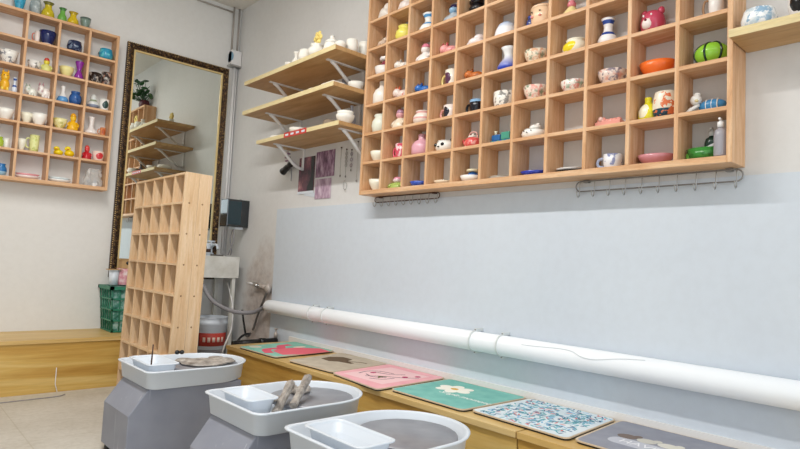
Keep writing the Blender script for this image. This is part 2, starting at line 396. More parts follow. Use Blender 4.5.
ITEMS=[
 ('R', 0, 'bowl', -0.062, -2.257, 1.4647, 0.134, 0.075, 'bowl', 'bowl', 'plain cream bowl in the lowest left corner cell of the large wall cubby', 'F2EEDC', None, None, 'plain'),
 ('R', 1, 'bowl', -0.062, -2.258, 1.6532, 0.135, 0.071, 'bowl', 'bowl', 'plain cream bowl in the leftmost cubby column, second cell from the bottom', 'F2EEDC', None, None, 'plain'),
 ('R', 2, 'jar', -0.062, -2.255, 1.8417, 0.129, 0.127, 'vase', 'vase', 'short pale green-white vase with narrow neck in the leftmost cubby column', 'E6EADA', 'D5DCCB', None, 'plain'),
 ('R', 3, 'bottle', -0.062, -2.255, 2.0302, 0.129, 0.163, 'vase', 'vase', 'tall slim white bottle vase with a long neck in the leftmost cubby column', 'F1ECE2', None, None, 'plain'),
 ('R', 4, 'hatcup', -0.062, -2.258, 2.2187, 0.135, 0.136, 'ornament', 'ornament', 'white round dish carrying a small maroon and white cap shape', 'EFE9E4', '8E3B4C', 'F2EEEA', 'plain'),
 ('R', 5, 'blob', -0.062, -2.255, 2.4072, 0.129, 0.083, 'ornament', 'ornament', 'small beige and brown dappled lump in the leftmost cubby column', 'D8C2AE', 'A98468', None, 'spots'),
 ('R', 6, 'blob', -0.062, -2.255, 2.5957, 0.129, 0.127, 'ornament', 'ornament', 'large round white unpainted lump figure high in the leftmost cubby column', 'F0E8DE', None, None, 'plain'),
 ('R', 0, 'figure', -0.062, -2.451, 1.4647, 0.135, 0.078, 'figurine', 'figurine', 'green based figurine with a pink and white head on the bottom cubby row', 'A9BE63', 'F1D9DC', 'E69BB0', 'plain'),
 ('R', 1, 'mug', -0.062, -2.448, 1.6532, 0.129, 0.097, 'mug', 'mug', 'small pink mug with a white heart and red edge', 'D9546B', 'FFF1F0', None, 'spots'),
 ('R', 2, 'figure', -0.062, -2.448, 1.8417, 0.129, 0.132, 'figurine', 'figurine', 'cream seated figurine with pink and purple trim in the second cubby column', 'EBDDC6', 'E0A4A8', 'B38AA0', 'plain'),
 ('R', 3, 'animal', -0.062, -2.448, 2.0302, 0.129, 0.091, 'ornament', 'ornament', 'small lying animal ornament in orange white and dark blue', 'E9D9D0', 'D2694A', '3C4E7A', 'spots'),
 ('R', 4, 'animal', -0.062, -2.448, 2.2187, 0.129, 0.077, 'ornament', 'ornament', 'small white animal face cup with faint grey markings', 'EEE8DE', 'A9A49D', None, 'spots'),
 ('R', 5, 'jar', -0.062, -2.448, 2.4072, 0.129, 0.106, 'jar', 'jar', 'plump lemon yellow jar with a rolled rim', 'EDE36A', 'D9CF4E', None, 'plain'),
 ('R', 6, 'blob', -0.062, -2.448, 2.5957, 0.129, 0.111, 'ornament', 'ornament', 'white rounded ornament above the lemon yellow jar', 'F2E7E0', None, None, 'plain'),
 ('R', 0, 'dish', -0.062, -2.649, 1.4647, 0.129, 0.033, 'dish', 'dish', 'shallow ultramarine blue dish on the bottom row left of centre', '2E4FB0', '4A6BC8', None, 'spots'),
 ('R', 1, 'bottle', -0.062, -2.649, 1.6532, 0.129, 0.134, 'bottle', 'bottle', 'pale pink bottle vase with a short neck', 'E0A9B7', 'D793A6', None, 'plain'),
 ('R', 2, 'jar', -0.062, -2.649, 1.8417, 0.129, 0.086, 'jar', 'jar', 'round white jar with a pink horizontal band', 'EFE3D8', 'E3A9A4', None, 'bands'),
 ('R', 3, 'animal', -0.062, -2.649, 2.0302, 0.129, 0.073, 'ornament', 'ornament', 'bright blue low animal shaped pot', '2D6FC0', '1F4E96', None, 'spots'),
 ('R', 4, 'figure', -0.062, -2.649, 2.2187, 0.129, 0.127, 'figurine', 'figurine', 'white snowman figurine wearing a pink hat', 'F5EFEA', 'F3EBE6', 'E48AA0', 'plain'),
 ('R', 5, 'vase', -0.062, -2.664, 2.4072, 0.129, 0.122, 'vase', 'vase', 'white and sky blue vase with a flared rim in the third cubby column', 'F0EFEA', '4E97CF', None, 'bands'),
 ('R', 0, 'dish', -0.062, -2.849, 1.4647, 0.129, 0.023, 'dish', 'dish', 'flat cream dish on the bottom row right of the blue dish', 'E9D9BE', None, None, 'plain'),
 ('R', 1, 'panda', -0.062, -2.849, 1.6532, 0.129, 0.078, 'bowl', 'bowl', 'white panda face bowl with black eye patches', 'F4F0E8', '1B1B1D', None, 'plain'),
 ('R', 2, 'mug', -0.062, -2.853, 1.8417, 0.135, 0.083, 'mug', 'mug', 'white mug with a black printed square and a pink handle', 'F3E7E0', '1E2130', 'E3A49A', 'patch'),
 ('R', 3, 'mug', -0.062, -2.853, 2.0302, 0.135, 0.102, 'mug', 'mug', 'white mug turned to show a round dark flower with yellow handle', 'F6F0E2', '5A3550', 'E8D48A', 'patch'),
 ('R', 4, 'animal', -0.062, -2.849, 2.2187, 0.129, 0.085, 'ornament', 'ornament', 'pink pig shaped ornament with red dots', 'EFA9A6', 'C9545C', None, 'spots'),
 ('R', 5, 'figure', -0.062, -2.87, 2.4072, 0.129, 0.117, 'figurine', 'figurine', 'grey and blue figurine with a navy cap', 'B8C4CC', '8FB6D6', '27254E', 'plain'),
 ('R', 0, 'hatcup', -0.062, -3.051, 1.4647, 0.131, 0.073, 'dish', 'dish', 'white dish with a blue rim and a tiny cream figure', 'F1EEE8', '2F62A8', 'E8DDB8', 'plain'),
 ('R', 1, 'teapot', -0.062, -3.052, 1.6532, 0.129, 0.095, 'teapot', 'teapot', 'round coral red teapot with a pale lid', 'DC5B58', 'F1B9B0', 'E8E0D6', 'spots'),
 ('R', 2, 'mug', -0.062, -3.05, 1.8417, 0.129, 0.08, 'mug', 'mug', 'black mug with a light blue inside', '10141F', '8DB7DA', None, 'rim'),
 ('R', 3, 'animal', -0.062, -3.05, 2.0302, 0.129, 0.073, 'ornament', 'ornament', 'orange brown crouching animal ornament', 'C9743A', '8B4A24', None, 'spots'),
 ('R', 4, 'blob', -0.062, -3.051, 2.2187, 0.129, 0.077, 'ornament', 'ornament', 'small white cushion shaped ornament with a pink base', 'F6ECEA', 'E28E94', None, 'plain'),
 ('R', 5, 'cat', -0.062, -3.05, 2.4072, 0.129, 0.115, 'figurine', 'figurine', 'glossy black cat figurine near the top of the frame', '131015', '2A1F2A', None, 'plain'),
 ('R', 0, 'plates', -0.062, -3.261, 1.4647, 0.15, 0.02, 'plate', 'plate', 'stack of flat grey-white plates on the bottom row', 'D9D2C6', 'BDB5A8', None, 'plain'),
 ('R', 1, 'train', -0.062, -3.251, 1.6532, 0.129, 0.073, 'ornament', 'toy', 'little blue and green glazed train ornament', '2F6DAE', '4FA08A', 'E8E4C8', 'plain'),
 ('R', 2, 'cup', -0.062, -3.261, 1.8417, 0.129, 0.086, 'cup', 'cup', 'tall white cup with small black animal drawings', 'F2EFE6', '3A3A3A', None, 'spots'),
 ('R', 3, 'vase', -0.062, -3.279, 2.0302, 0.129, 0.136, 'vase', 'vase', 'slim vase fading from white neck to deep blue foot', 'EEF1F2', '2744B8', None, 'fade'),
 ('R', 4, 'dome', -0.062, -3.254, 2.2187, 0.129, 0.098, 'ornament', 'ornament', 'white dome shaped ornament with a pale blue painted crown', 'F1F3F6', '8FB4DE', None, 'fadeup'),
 ('R', 0, 'dish', -0.062, -3.462, 1.4647, 0.15, 0.025, 'dish', 'dish', 'wide cobalt blue dish on the bottom row', '2137A6', '3A57C4', None, 'spots'),
 ('R', 1, 'hatdog', -0.062, -3.453, 1.6532, 0.132, 0.085, 'ornament', 'ornament', 'white dog head jar with a black ear and white cap', 'F7F5EE', '17161A', None, 'plain'),
 ('R', 2, 'bowl', -0.062, -3.454, 1.8417, 0.129, 0.078, 'bowl', 'bowl', 'cream bowl with pink flowers and green leaves', 'F0DFD0', 'E58678', '3F7F5A', 'flower'),
 ('R', 3, 'bowl', -0.062, -3.451, 2.0302, 0.129, 0.073, 'bowl', 'bowl', 'cream bowl painted with brown cat and dark green leaves', 'EFE3CC', 'D79468', '3E6B50', 'flower'),
 ('R', 4, 'facecup', -0.062, -3.481, 2.2187, 0.129, 0.113, 'cup', 'cup', 'peach face cup with a pink cheek', 'F3D0AC', 'E99A8E', None, 'plain'),
 ('R', 4, 'jar', -0.062, -3.413, 2.2187, 0.052, 0.079, 'jar', 'jar', 'tiny dark blue jar beside the peach face cup', '3F55A8', '26314F', None, 'spots'),
 ('R', 0, 'plates', -0.062, -3.662, 1.4647, 0.15, 0.026, 'plate', 'plate', 'two stacked plates, white on dark brown', '2B2320', 'E9E4DE', None, 'rim'),
 ('R', 2, 'bowl', -0.062, -3.668, 1.8417, 0.129, 0.061, 'bowl', 'bowl', 'round bowl covered in tiny red and white flowers', 'F1EBE2', 'D6685A', '6F9A7C', 'flower'),
 ('R', 3, 'jar', -0.062, -3.673, 2.0302, 0.129, 0.076, 'jar', 'jar', 'round cream jar with a yellow splash', 'F3EDD8', 'EED82A', 'B7C85A', 'patch'),
 ('R', 4, 'skirt', -0.062, -3.643, 2.2187, 0.111, 0.112, 'figurine', 'figurine', 'figurine with a wide yellow hem and pink bodice', 'F1DFA0', 'F3E6DC', 'E08590', 'plain'),
 ('R', 0, 'mug', -0.062, -3.852, 1.4647, 0.129, 0.067, 'mug', 'mug', 'wide white cup with a blue ring handle on the bottom row', 'EDEFF2', '27469C', 'B9C8E6', 'spots'),
 ('R', 1, 'soap', -0.062, -3.853, 1.6532, 0.13, 0.061, 'ornament', 'ornament', 'pale pink elongated ornament with a bumpy crest', 'EFA79A', 'E08A80', 'F3CFC4', 'plain'),
 ('R', 2, 'bowl', -0.062, -3.861, 1.8417, 0.129, 0.07, 'bowl', 'bowl', 'rounded bowl with purple brown and pink patches', 'EBD8CC', '4A4568', 'D8907A', 'flower'),
 ('R', 3, 'vase', -0.062, -3.835, 2.0302, 0.093, 0.131, 'vase', 'vase', 'blue and white porcelain vase with bulbous foot', 'F2EFEE', '2B4A9A', None, 'bands'),
 ('R', 0, 'bowl', -0.062, -4.064, 1.4647, 0.15, 0.043, 'bowl', 'bowl', 'wide dusty pink bowl beside the corner cell', 'CE8A90', 'C27C84', None, 'plain'),
 ('R', 1, 'bottle', -0.062, -4.028, 1.6532, 0.079, 0.108, 'bottle', 'bottle', 'bright yellow round bottle with a white label', 'E8DE2A', 'F7F4D8', None, 'patch'),
 ('R', 1, 'pot', -0.062, -4.102, 1.6532, 0.105, 0.116, 'pot', 'pot', 'round cream pot with an orange fish and dark blue foot', 'EFE6D2', '1F4456', 'E0784A', 'foot'),
 ('R', 2, 'bowl', -0.062, -4.064, 1.8417, 0.15, 0.063, 'bowl', 'bowl', 'bright orange glazed bowl', 'F0712A', 'D95A1C', None, 'plain'),
 ('R', 3, 'bearjar', -0.062, -4.041, 2.0302, 0.104, 0.123, 'jar', 'jar', 'raspberry pink bear shaped jar with a pale muzzle', 'C24660', 'F0E2DC', '7A2436', 'plain'),
 ('R', 0, 'pod', -0.062, -4.256, 1.4647, 0.133, 0.065, 'ornament', 'ornament', 'green leaf shaped dish holding a white tube', '3F8F3C', '2A6A2C', '6FBF50', 'spots'),
 ('R', 1, 'boatfig', -0.062, -4.263, 1.6532, 0.147, 0.092, 'figurine', 'figurine', 'white and blue reclining figurine in a striped suit', 'EFEFEA', '3E86B8', 'E9D9A0', 'plain'),
 ('R', 2, 'stripeball', -0.062, -4.28, 1.8417, 0.129, 0.096, 'jar', 'jar', 'lime green melon jar with black vertical stripes', '8FC93A', '14301A', None, 'plain'),
 ('R', 3, 'mug', -0.062, -4.28, 2.0302, 0.086, 0.11, 'mug', 'mug', 'white cup with a speckled brown handle at the top of the frame', 'F1EEEA', 'D9C1B0', 'A9825E', 'plain'),
 ('L', 5, 'pot', -1.183, -0.085, 2.5289, 0.104, 0.089, 'pot', 'pot', 'turquoise glazed pot under a dark lid in the top right cell', '2C93B5', '6FD0D0', None, 'spots'),
 ('L', 4, 'cup', -1.248, -0.085, 2.3231, 0.091, 0.082, 'cup', 'cup', 'dark brown and white cup, left of a speckled pair', '2E211D', 'D9CCC0', None, 'flower'),
 ('L', 4, 'cup', -1.165, -0.085, 2.3231, 0.078, 0.106, 'cup', 'cup', 'dark speckled cup with a pale rim, right of a pair', '3A2E2B', 'CFC6BC', 'C08A70', 'flower'),
 ('L', 3, 'gourd', -1.245, -0.085, 2.1173, 0.087, 0.118, 'jar', 'jar', 'grey and white gourd jar with yellow green band', 'DADCD8', '9AA58C', '8A93A8', 'bands3'),
 ('L', 3, 'cup', -1.165, -0.085, 2.1173, 0.077, 0.091, 'cup', 'cup', 'white cup with a tiny black triangle mark', 'F1F0EA', '2E4A46', None, 'patch'),
 ('L', 2, 'bulb', -1.244, -0.085, 1.9115, 0.102, 0.137, 'vase', 'vase', 'white candlestick vase with a wide round foot', 'F1E8E2', None, None, 'plain'),
 ('L', 2, 'mug', -1.168, -0.085, 1.9115, 0.065, 0.068, 'cup', 'cup', 'little terracotta orange cup beside a white vase', 'D98A5A', 'B85C34', None, 'patch'),
 ('L', 1, 'figure', -1.26, -0.085, 1.7057, 0.078, 0.11, 'figurine', 'figurine', 'bright red standing figurine', 'C9252E', 'D83A3A', 'E05048', 'plain'),
 ('L', 1, 'cup', -1.178, -0.085, 1.7057, 0.088, 0.076, 'cup', 'cup', 'pale cup with a large red flower', 'F1D6C8', 'D0393C', None, 'patch'),
 ('L', 0, 'bag', -1.209, -0.085, 1.4999, 0.158, 0.144, 'bag', 'bag', 'crumpled clear plastic bag of small pieces', 'D9D6D0', '8A97A8', None, 'plain'),
 ('L', 5, 'pot', -1.411, -0.085, 2.5289, 0.106, 0.086, 'bowl', 'bowl', 'dark navy bowl with pale cloudy marks', '1C2A4C', '8C9DB4', None, 'flower'),
 ('L', 4, 'bowl', -1.45, -0.085, 2.3231, 0.105, 0.075, 'bowl', 'bowl', 'low pale yellow bowl beside the purple vase', 'EFE39A', 'E0D27A', None, 'plain'),
 ('L', 4, 'hourglass', -1.364, -0.085, 2.3231, 0.069, 0.143, 'vase', 'vase', 'glossy purple waisted vase', '8B2E9A', 'A94CB4', None, 'plain'),
 ('L', 3, 'bottle', -1.461, -0.085, 2.1173, 0.088, 0.129, 'vase', 'vase', 'white necked vase with sky blue shoulders', 'EDE9E4', '5E9AD0', None, 'foot'),
 ('L', 3, 'jar', -1.374, -0.085, 2.1173, 0.089, 0.105, 'jar', 'jar', 'rich blue glazed round jar', '2C5C9C', '1E3E74', None, 'spots'),
 ('L', 2, 'bowl', -1.465, -0.085, 1.9115, 0.103, 0.077, 'bowl', 'bowl', 'small bowl with yellow and green speckles', 'EFE6A6', 'B9B04C', 'E0C84A', 'flower'),
 ('L', 2, 'figure', -1.376, -0.085, 1.9115, 0.093, 0.136, 'ornament', 'ornament', 'golden yellow stepped pagoda shaped ornament', 'F0B81E', 'F3C22C', 'E8A818', 'plain'),
 ('L', 1, 'duck', -1.46, -0.085, 1.7057, 0.08, 0.068, 'figurine', 'figurine', 'yellow duck figurine, left of the pair', 'F2D414', 'F6DE2C', 'E88A1E', 'plain'),
 ('L', 1, 'duck', -1.385, -0.085, 1.7057, 0.083, 0.08, 'figurine', 'figurine', 'yellow duck figurine, right of the pair', 'F4CE10', 'F6DE2C', 'E88A1E', 'plain'),
 ('L', 0, 'plates', -1.433, -0.085, 1.4999, 0.163, 0.043, 'plate', 'plate', 'stack of thin white plates on the bottom row', 'F3F0EA', 'D8E0E0', None, 'plain'),
 ('L', 5, 'bowl', -1.597, -0.085, 2.5289, 0.113, 0.106, 'bowl', 'bowl', 'midnight blue wide bowl with a white foot', '16245A', '2A3E7C', 'F1E4DC', 'foot2'),
 ('L', 5, 'mug', -1.673, -0.085, 2.5289, 0.056, 0.089, 'mug', 'mug', 'small white mug with an orange ring handle', 'F3E4DC', 'E2603A', 'E2603A', 'plain'),
 ('L', 4, 'figure', -1.587, -0.085, 2.3231, 0.086, 0.109, 'figurine', 'figurine', 'lying figurine in red green and yellow', 'E2E08A', 'E6D43A', 'C9483A', 'plain'),
 ('L', 4, 'dish', -1.667, -0.085, 2.3231, 0.09, 0.064, 'dish', 'dish', 'white dish with black sketchy marks', 'F1ECE4', '4A4A40', None, 'flower'),
 ('L', 3, 'animal', -1.673, -0.085, 2.1173, 0.084, 0.086, 'ornament', 'ornament', 'white animal ornament with pale green spots', 'EEEFE4', '9AB09A', None, 'spots'),
 ('L', 3, 'animal', -1.587, -0.085, 2.1173, 0.092, 0.114, 'ornament', 'ornament', 'white animal ornament with pink and dark spots', 'F1EBE4', 'B4858C', '4A4448', 'spots'),
 ('L', 2, 'bowl', -1.685, -0.085, 1.9115, 0.076, 0.078, 'bowl', 'bowl', 'cream white bowl, left of a touching pair', 'F6F1DA', None, None, 'plain'),
 ('L', 2, 'bowl', -1.603, -0.085, 1.9115, 0.106, 0.086, 'bowl', 'bowl', 'bright white bowl, right of a touching pair', 'FBF7EE', None, None, 'plain'),
 ('L', 1, 'mug', -1.635, -0.085, 1.7057, 0.098, 0.126, 'mug', 'mug', 'pale green and yellow leaf pattern mug', 'E6E8A0', 'B4BE56', None, 'flower'),
 ('L', 1, 'bowl', -1.699, -0.085, 1.7057, 0.059, 0.085, 'bowl', 'bowl', 'small off-white bowl beside the leaf pattern mug', 'F3F0DC', None, None, 'plain'),
 ('L', 0, 'plates', -1.644, -0.085, 1.4999, 0.169, 0.043, 'plate', 'plate', 'stack of pale pink and white plates', 'F6E6E2', 'E39A9C', None, 'rim'),
 ('L', 4, 'bowl', -1.831, -0.085, 2.3231, 0.125, 0.096, 'bowl', 'bowl', 'wide white bowl with blue black swirls', 'F2EEE6', '33425E', None, 'flower'),
 ('L', 3, 'cat', -1.837, -0.085, 2.1173, 0.078, 0.163, 'figurine', 'figurine', 'yellow orange cat figurine with upright ears', 'F0B428', 'F6D65A', None, 'plain'),
 ('L', 3, 'vase', -1.776, -0.085, 2.1173, 0.041, 0.116, 'vase', 'vase', 'tiny blue and white vase by the yellow cat', 'D8E2EE', '2E5AA8', None, 'bands'),
 ('L', 2, 'bowl', -1.817, -0.085, 1.9115, 0.112, 0.077, 'bowl', 'bowl', 'white bowl at the left edge of the photograph', 'FAF6EC', None, None, 'plain'),
 ('L', 1, 'jar', -1.837, -0.085, 1.7057, 0.059, 0.076, 'jar', 'jar', 'lime green jar at the left edge of the photograph', 'A9C23A', 'C6D860', None, 'spots'),
 ('L', 1, 'cup', -1.792, -0.085, 1.7057, 0.04, 0.071, 'cup', 'cup', 'small white cup beside the lime green jar', 'F0EFE4', None, None, 'plain'),
 ('L', 0, 'jar', -1.812, -0.085, 1.4999, 0.079, 0.088, 'jar', 'jar', 'blue jar with pale lid at the left edge of the photograph', '2F74B0', '9CC2D8', None, 'foot'),
 ('L', 6, 'bowl', -1.794, -0.085, 2.7372, 0.081, 0.113, 'bowl', 'bowl', 'turquoise bowl on top of the left cubby', '3AA6C8', '2C88AA', None, 'spots'),
 ('L', 6, 'jar', -1.692, -0.085, 2.7372, 0.077, 0.14, 'jar', 'jar', 'grey glass-like jar on top of the left cubby', '9AA5A6', 'C4CCCA', '6C7678', 'spots'),
 ('L', 6, 'flask', -1.609, -0.085, 2.7372, 0.092, 0.122, 'vase', 'vase', 'mustard yellow flask vase with an olive rim on top of the left cubby', 'CDB71E', '6F6A22', None, 'rim'),
 ('L', 6, 'flask', -1.512, -0.085, 2.7372, 0.067, 0.111, 'vase', 'vase', 'leaf green flask vase on top of the left cubby', '6FAE4A', '3E7A34', None, 'rim'),
 ('L', 6, 'flask', -1.437, -0.085, 2.7372, 0.084, 0.103, 'vase', 'vase', 'golden yellow flask vase between a green vase and a grey cup', 'D8B81C', 'B89A18', None, 'rim'),
 ('L', 6, 'bowl', -1.35, -0.085, 2.7372, 0.078, 0.086, 'cup', 'cup', 'grey green flared cup at the right end of the cubby top', '7D9186', '5A6C64', None, 'rim'),
]

# ------------------------------------------------------------ the room
CEIL = 3.368
def struct(name, mb, mat): return tag(mb.build(name, mat), kind='structure')
struct('floor', MB().box(-5.2, .12, -9.2, .12, -.08, 0), M['floor'])
struct('ceiling', MB().box(-5.2, .12, -9.2, .12, CEIL, CEIL+.08), M['ceiling'])
struct('wall_right', MB().box(0, .12, -9.2, .12, 0, CEIL), M['wall_r'])
struct('wall_back', MB().box(-5.2, 0, 0, .12, 0, CEIL), M['wall'])
struct('wall_left', MB().box(-5.32, -5.2, -9.2, .12, 0, CEIL), M['wall'])
struct('trim_1', MB().box(-.008, 0, -6.5, -.912, .02, 1.405), M['dado'])
struct('trim_2', MB().prism([(-.022, 0), (-.008, 0), (-.008, .03), (-.013, .045), (-.022, .0)], 0, 0) if False else
       MB().box(-.019, -.0085, -6.0, -1.225, .3657, .405), M['white_paint'])

# ------------------------------------------------------------ benches
def bench(x0, x1, y0, y1, axis, label, front):
    t = empty('storage_bench', ((x0+x1)/2, (y0+y1)/2, 0), label, 'bench')
    H = .3655
    lx, ly = (x1-x0)/2, (y1-y0)/2
    g, gt = ('gold_x', 'goldtop_x') if axis == 'x' else ('gold_y', 'goldtop_y')
    MB().box(-lx, lx, -ly, ly, H-.026, H).build('bench_top', M[gt], t, bevel=.002)
    if front == 'y':
        MB().box(-lx, lx, -ly+.012, -ly+.03, 0, H-.0262).build('front_panel', M[g], t)
        MB().box(lx-.018, lx, -ly+.0302, ly, 0, H-.0262).build('end_panel', M[g], t)
        MB().box(-lx, -lx+.018, -ly+.0302, ly, 0, H-.0262).build('end_panel', M[g], t)
    else:
        MB().box(-lx+.012, -lx+.03, -ly, ly, 0, H-.0262).build('front_panel', M[g], t)
        MB().box(-lx+.0302, lx, ly-.018, ly, 0, H-.0262).build('end_panel', M[g], t)
        MB().box(-lx+.0302, lx, -ly, -ly+.018, 0, H-.0262).build('end_panel', M[g], t)
    return t
bench(-4.6, -.76, -.533, -.002, 'x', 'long golden plywood bench against the back wall under the left cubby', 'y')
bench(-.5327, -.009, -3.737, -1.222, 'y', 'golden plywood bench along the side wall carrying five of the mats', 'x')
bench(-.5327, -.009, -5.6, -3.745, 'y', 'golden plywood bench carrying the grey mat, nearest to the camera', 'x')

# ------------------------------------------------------------ wall cubbies
def cubby(name, label, rows, cols, cw, rh, depth, wall, grp=None):
    """local frame: x along the wall from 0 to cols*cw, y = 0 front .. depth wall, z up"""
    t = empty(name, (0, 0, 0), label, 'shelf unit')
    W, H = cols*cw, rows*rh
    th = .0165
    MB().box(-.004, .016, 0, depth, -.018, H+.012).build('side_board', M['pine_z'], t, bevel=.0015)
    MB().box(W-.016, W+.004, 0, depth, -.018, H+.012).build('side_board', M['pine_z'], t, bevel=.0015)
    lvl = M['pine_x']
    MB().box(.016, W-.016, .0005, depth, -.018, .009).build('bottom_board', lvl, t, bevel=.0015)
    MB().box(.016, W-.016, .0005, depth, H-.009, H+.012).build('top_board', lvl, t, bevel=.0015)
    for j in range(1, rows):
        MB().box(.016, W-.016, .0015, depth, j*rh-th/2, j*rh+th/2).build('shelf_board', lvl, t, bevel=.001)
    for k in range(1, cols):
        MB().box(k*cw-th/2, k*cw+th/2, .0005, depth, .009, H-.009).build('divider', M['pine_z'], t, bevel=.001)
    return t
D = .1463
rc = cubby('cubby_shelf', 'large pine cubby of small square cells on the side wall, filled with ceramics', 7, 11, .2006, .1885, D-.001, 'right')
rc.matrix_world = Matrix(((0, 1, 0, -D), (-1, 0, 0, -2.1722), (0, 0, 1, 1.4552), (0, 0, 0, 1)))
lc = cubby('cubby_shelf', 'pine cubby on the back wall left of the tall mirror, filled with ceramics', 6, 6, .2105, .2058, D-.001, 'back')
lc.matrix_world = Matrix(((1, 0, 0, -1.1083-6*.2105), (0, 1, 0, -D), (0, 0, 1, 1.4904), (0, 0, 0, 1)))

# free standing cubby
M['plug'] = new_mat('brown wood plug', '8E6C4A', .6)
def standing_cubby():
    t = empty('standing_cubby_rack', (-1.125, -1.69, .0036), 'tall empty pine cubby rack standing on the floor in front of the mirror', 'shelf unit')
    t.rotation_euler = (0, .019, 0)
    Dp, W, H, rows, cols = .168, .885, 1.492, 8, 5
    rh, cw, th = H/rows, W/cols, .014
    for y0 in (0, W-.018):
        s = MB().box(0, Dp*.52-.0006, y0, y0+.018, 0, H).box(Dp*.52+.0006, Dp, y0, y0+.018, 0, H).build('side_board', M['pale_z'], t, bevel=.001)
    for j in range(rows+1):
        z = min(max(j*rh, th/2), H-th/2)
        MB().box(.001, Dp-.002, .018, W-.018, z-th/2, z+th/2).build('shelf_board', M['pale_y'], t, bevel=.001)
    for k in range(1, cols):
        MB().box(.0005, Dp-.002, k*cw-th/2, k*cw+th/2, th, H-th).build('divider', M['pale_z'], t, bevel=.001)
    MB().box(Dp-.0018, Dp, .018, W-.018, 0, H).build('back_panel', M['pale_z'], t)
    for j in range(1, rows):
        for x in (.036, .118):
            MB().lathe([(0, 0), (1, 0), (1, 1), (0, 1)], .0052, .0016, (x, -.0015, j*rh), 12, axis='y').build('screw_plug', M['plug'], t)
    tri = MB().box(.02, .022, W-.15, W-.06, H-.09, H-.03)
    return t
standing_cubby()

# ------------------------------------------------------------ ceramics
PR = {
 'bowl': [(0, 0), (.24, 0), (.25, .06), (.36, .3), (.45, .62), (.5, 1), (.475, 1), (.42, .62), (.32, .32), (0, .14)],
 'cup': [(0, 0), (.37, 0), (.42, .08), (.47, .5), (.48, 1), (.445, 1), (.43, .5), (.38, .12), (0, .1)],
 'jar': [(0, 0), (.3, 0), (.43, .12), (.5, .4), (.47, .64), (.35, .82), (.33, .87), (.38, .95), (.36, 1), (.31, .97), (.29, .87), (0, .8)],
 'bottle': [(0, 0), (.38, 0), (.5, .12), (.5, .45), (.4, .62), (.2, .75), (.17, .85), (.2, .97), (.18, 1), (.13, .97), (.12, .85), (0, .8)],
 'tall': [(0, 0), (.38, 0), (.47, .08), (.45, .2), (.34, .34), (.2, .5), (.15, .65), (.15, .85), (.2, .97), (.18, 1), (.12, .97), (.1, .8), (0, .7)],
 'vase': [(0, 0), (.34, 0), (.46, .1), (.48, .24), (.38, .4), (.23, .56), (.2, .7), (.26, .88), (.34, 1), (.3, .99), (.2, .85), (.14, .7), (0, .6)],
 'bulb': [(0, 0), (.48, 0), (.5, .12), (.4, .22), (.2, .35), (.15, .6), (.2, .9), (.24, 1), (.2, .98), (.1, .8), (0, .7)],
 'gourd': [(0, 0), (.3, 0), (.48, .15), (.5, .3), (.42, .45), (.25, .56), (.27, .66), (.28, .75), (.2, .9), (.1, .98), (0, 1)],
 'hourglass': [(0, 0), (.42, 0), (.5, .1), (.35, .33), (.18, .5), (.33, .75), (.45, .95), (.42, 1), (.35, .95), (.14, .55), (0, .5)],
 'flask': [(0, 0), (.4, 0), (.5, .15), (.45, .4), (.26, .65), (.26, .85), (.4, 1), (.36, 1), (.2, .85), (.2, .65), (0, .6)],
 'pot': [(0, 0), (.35, 0), (.48, .2), (.5, .55), (.44, .88), (.42, 1), (.38, 1), (.38, .88), (0, .8)],
 'dish': [(0, 0), (.3, 0), (.42, .4), (.5, 1), (.47, 1), (.38, .5), (0, .3)],
 'dome': [(0, 0), (.5, 0), (.5, .2), (.45, .5), (.33, .8), (.15, .96), (0, 1)],
}
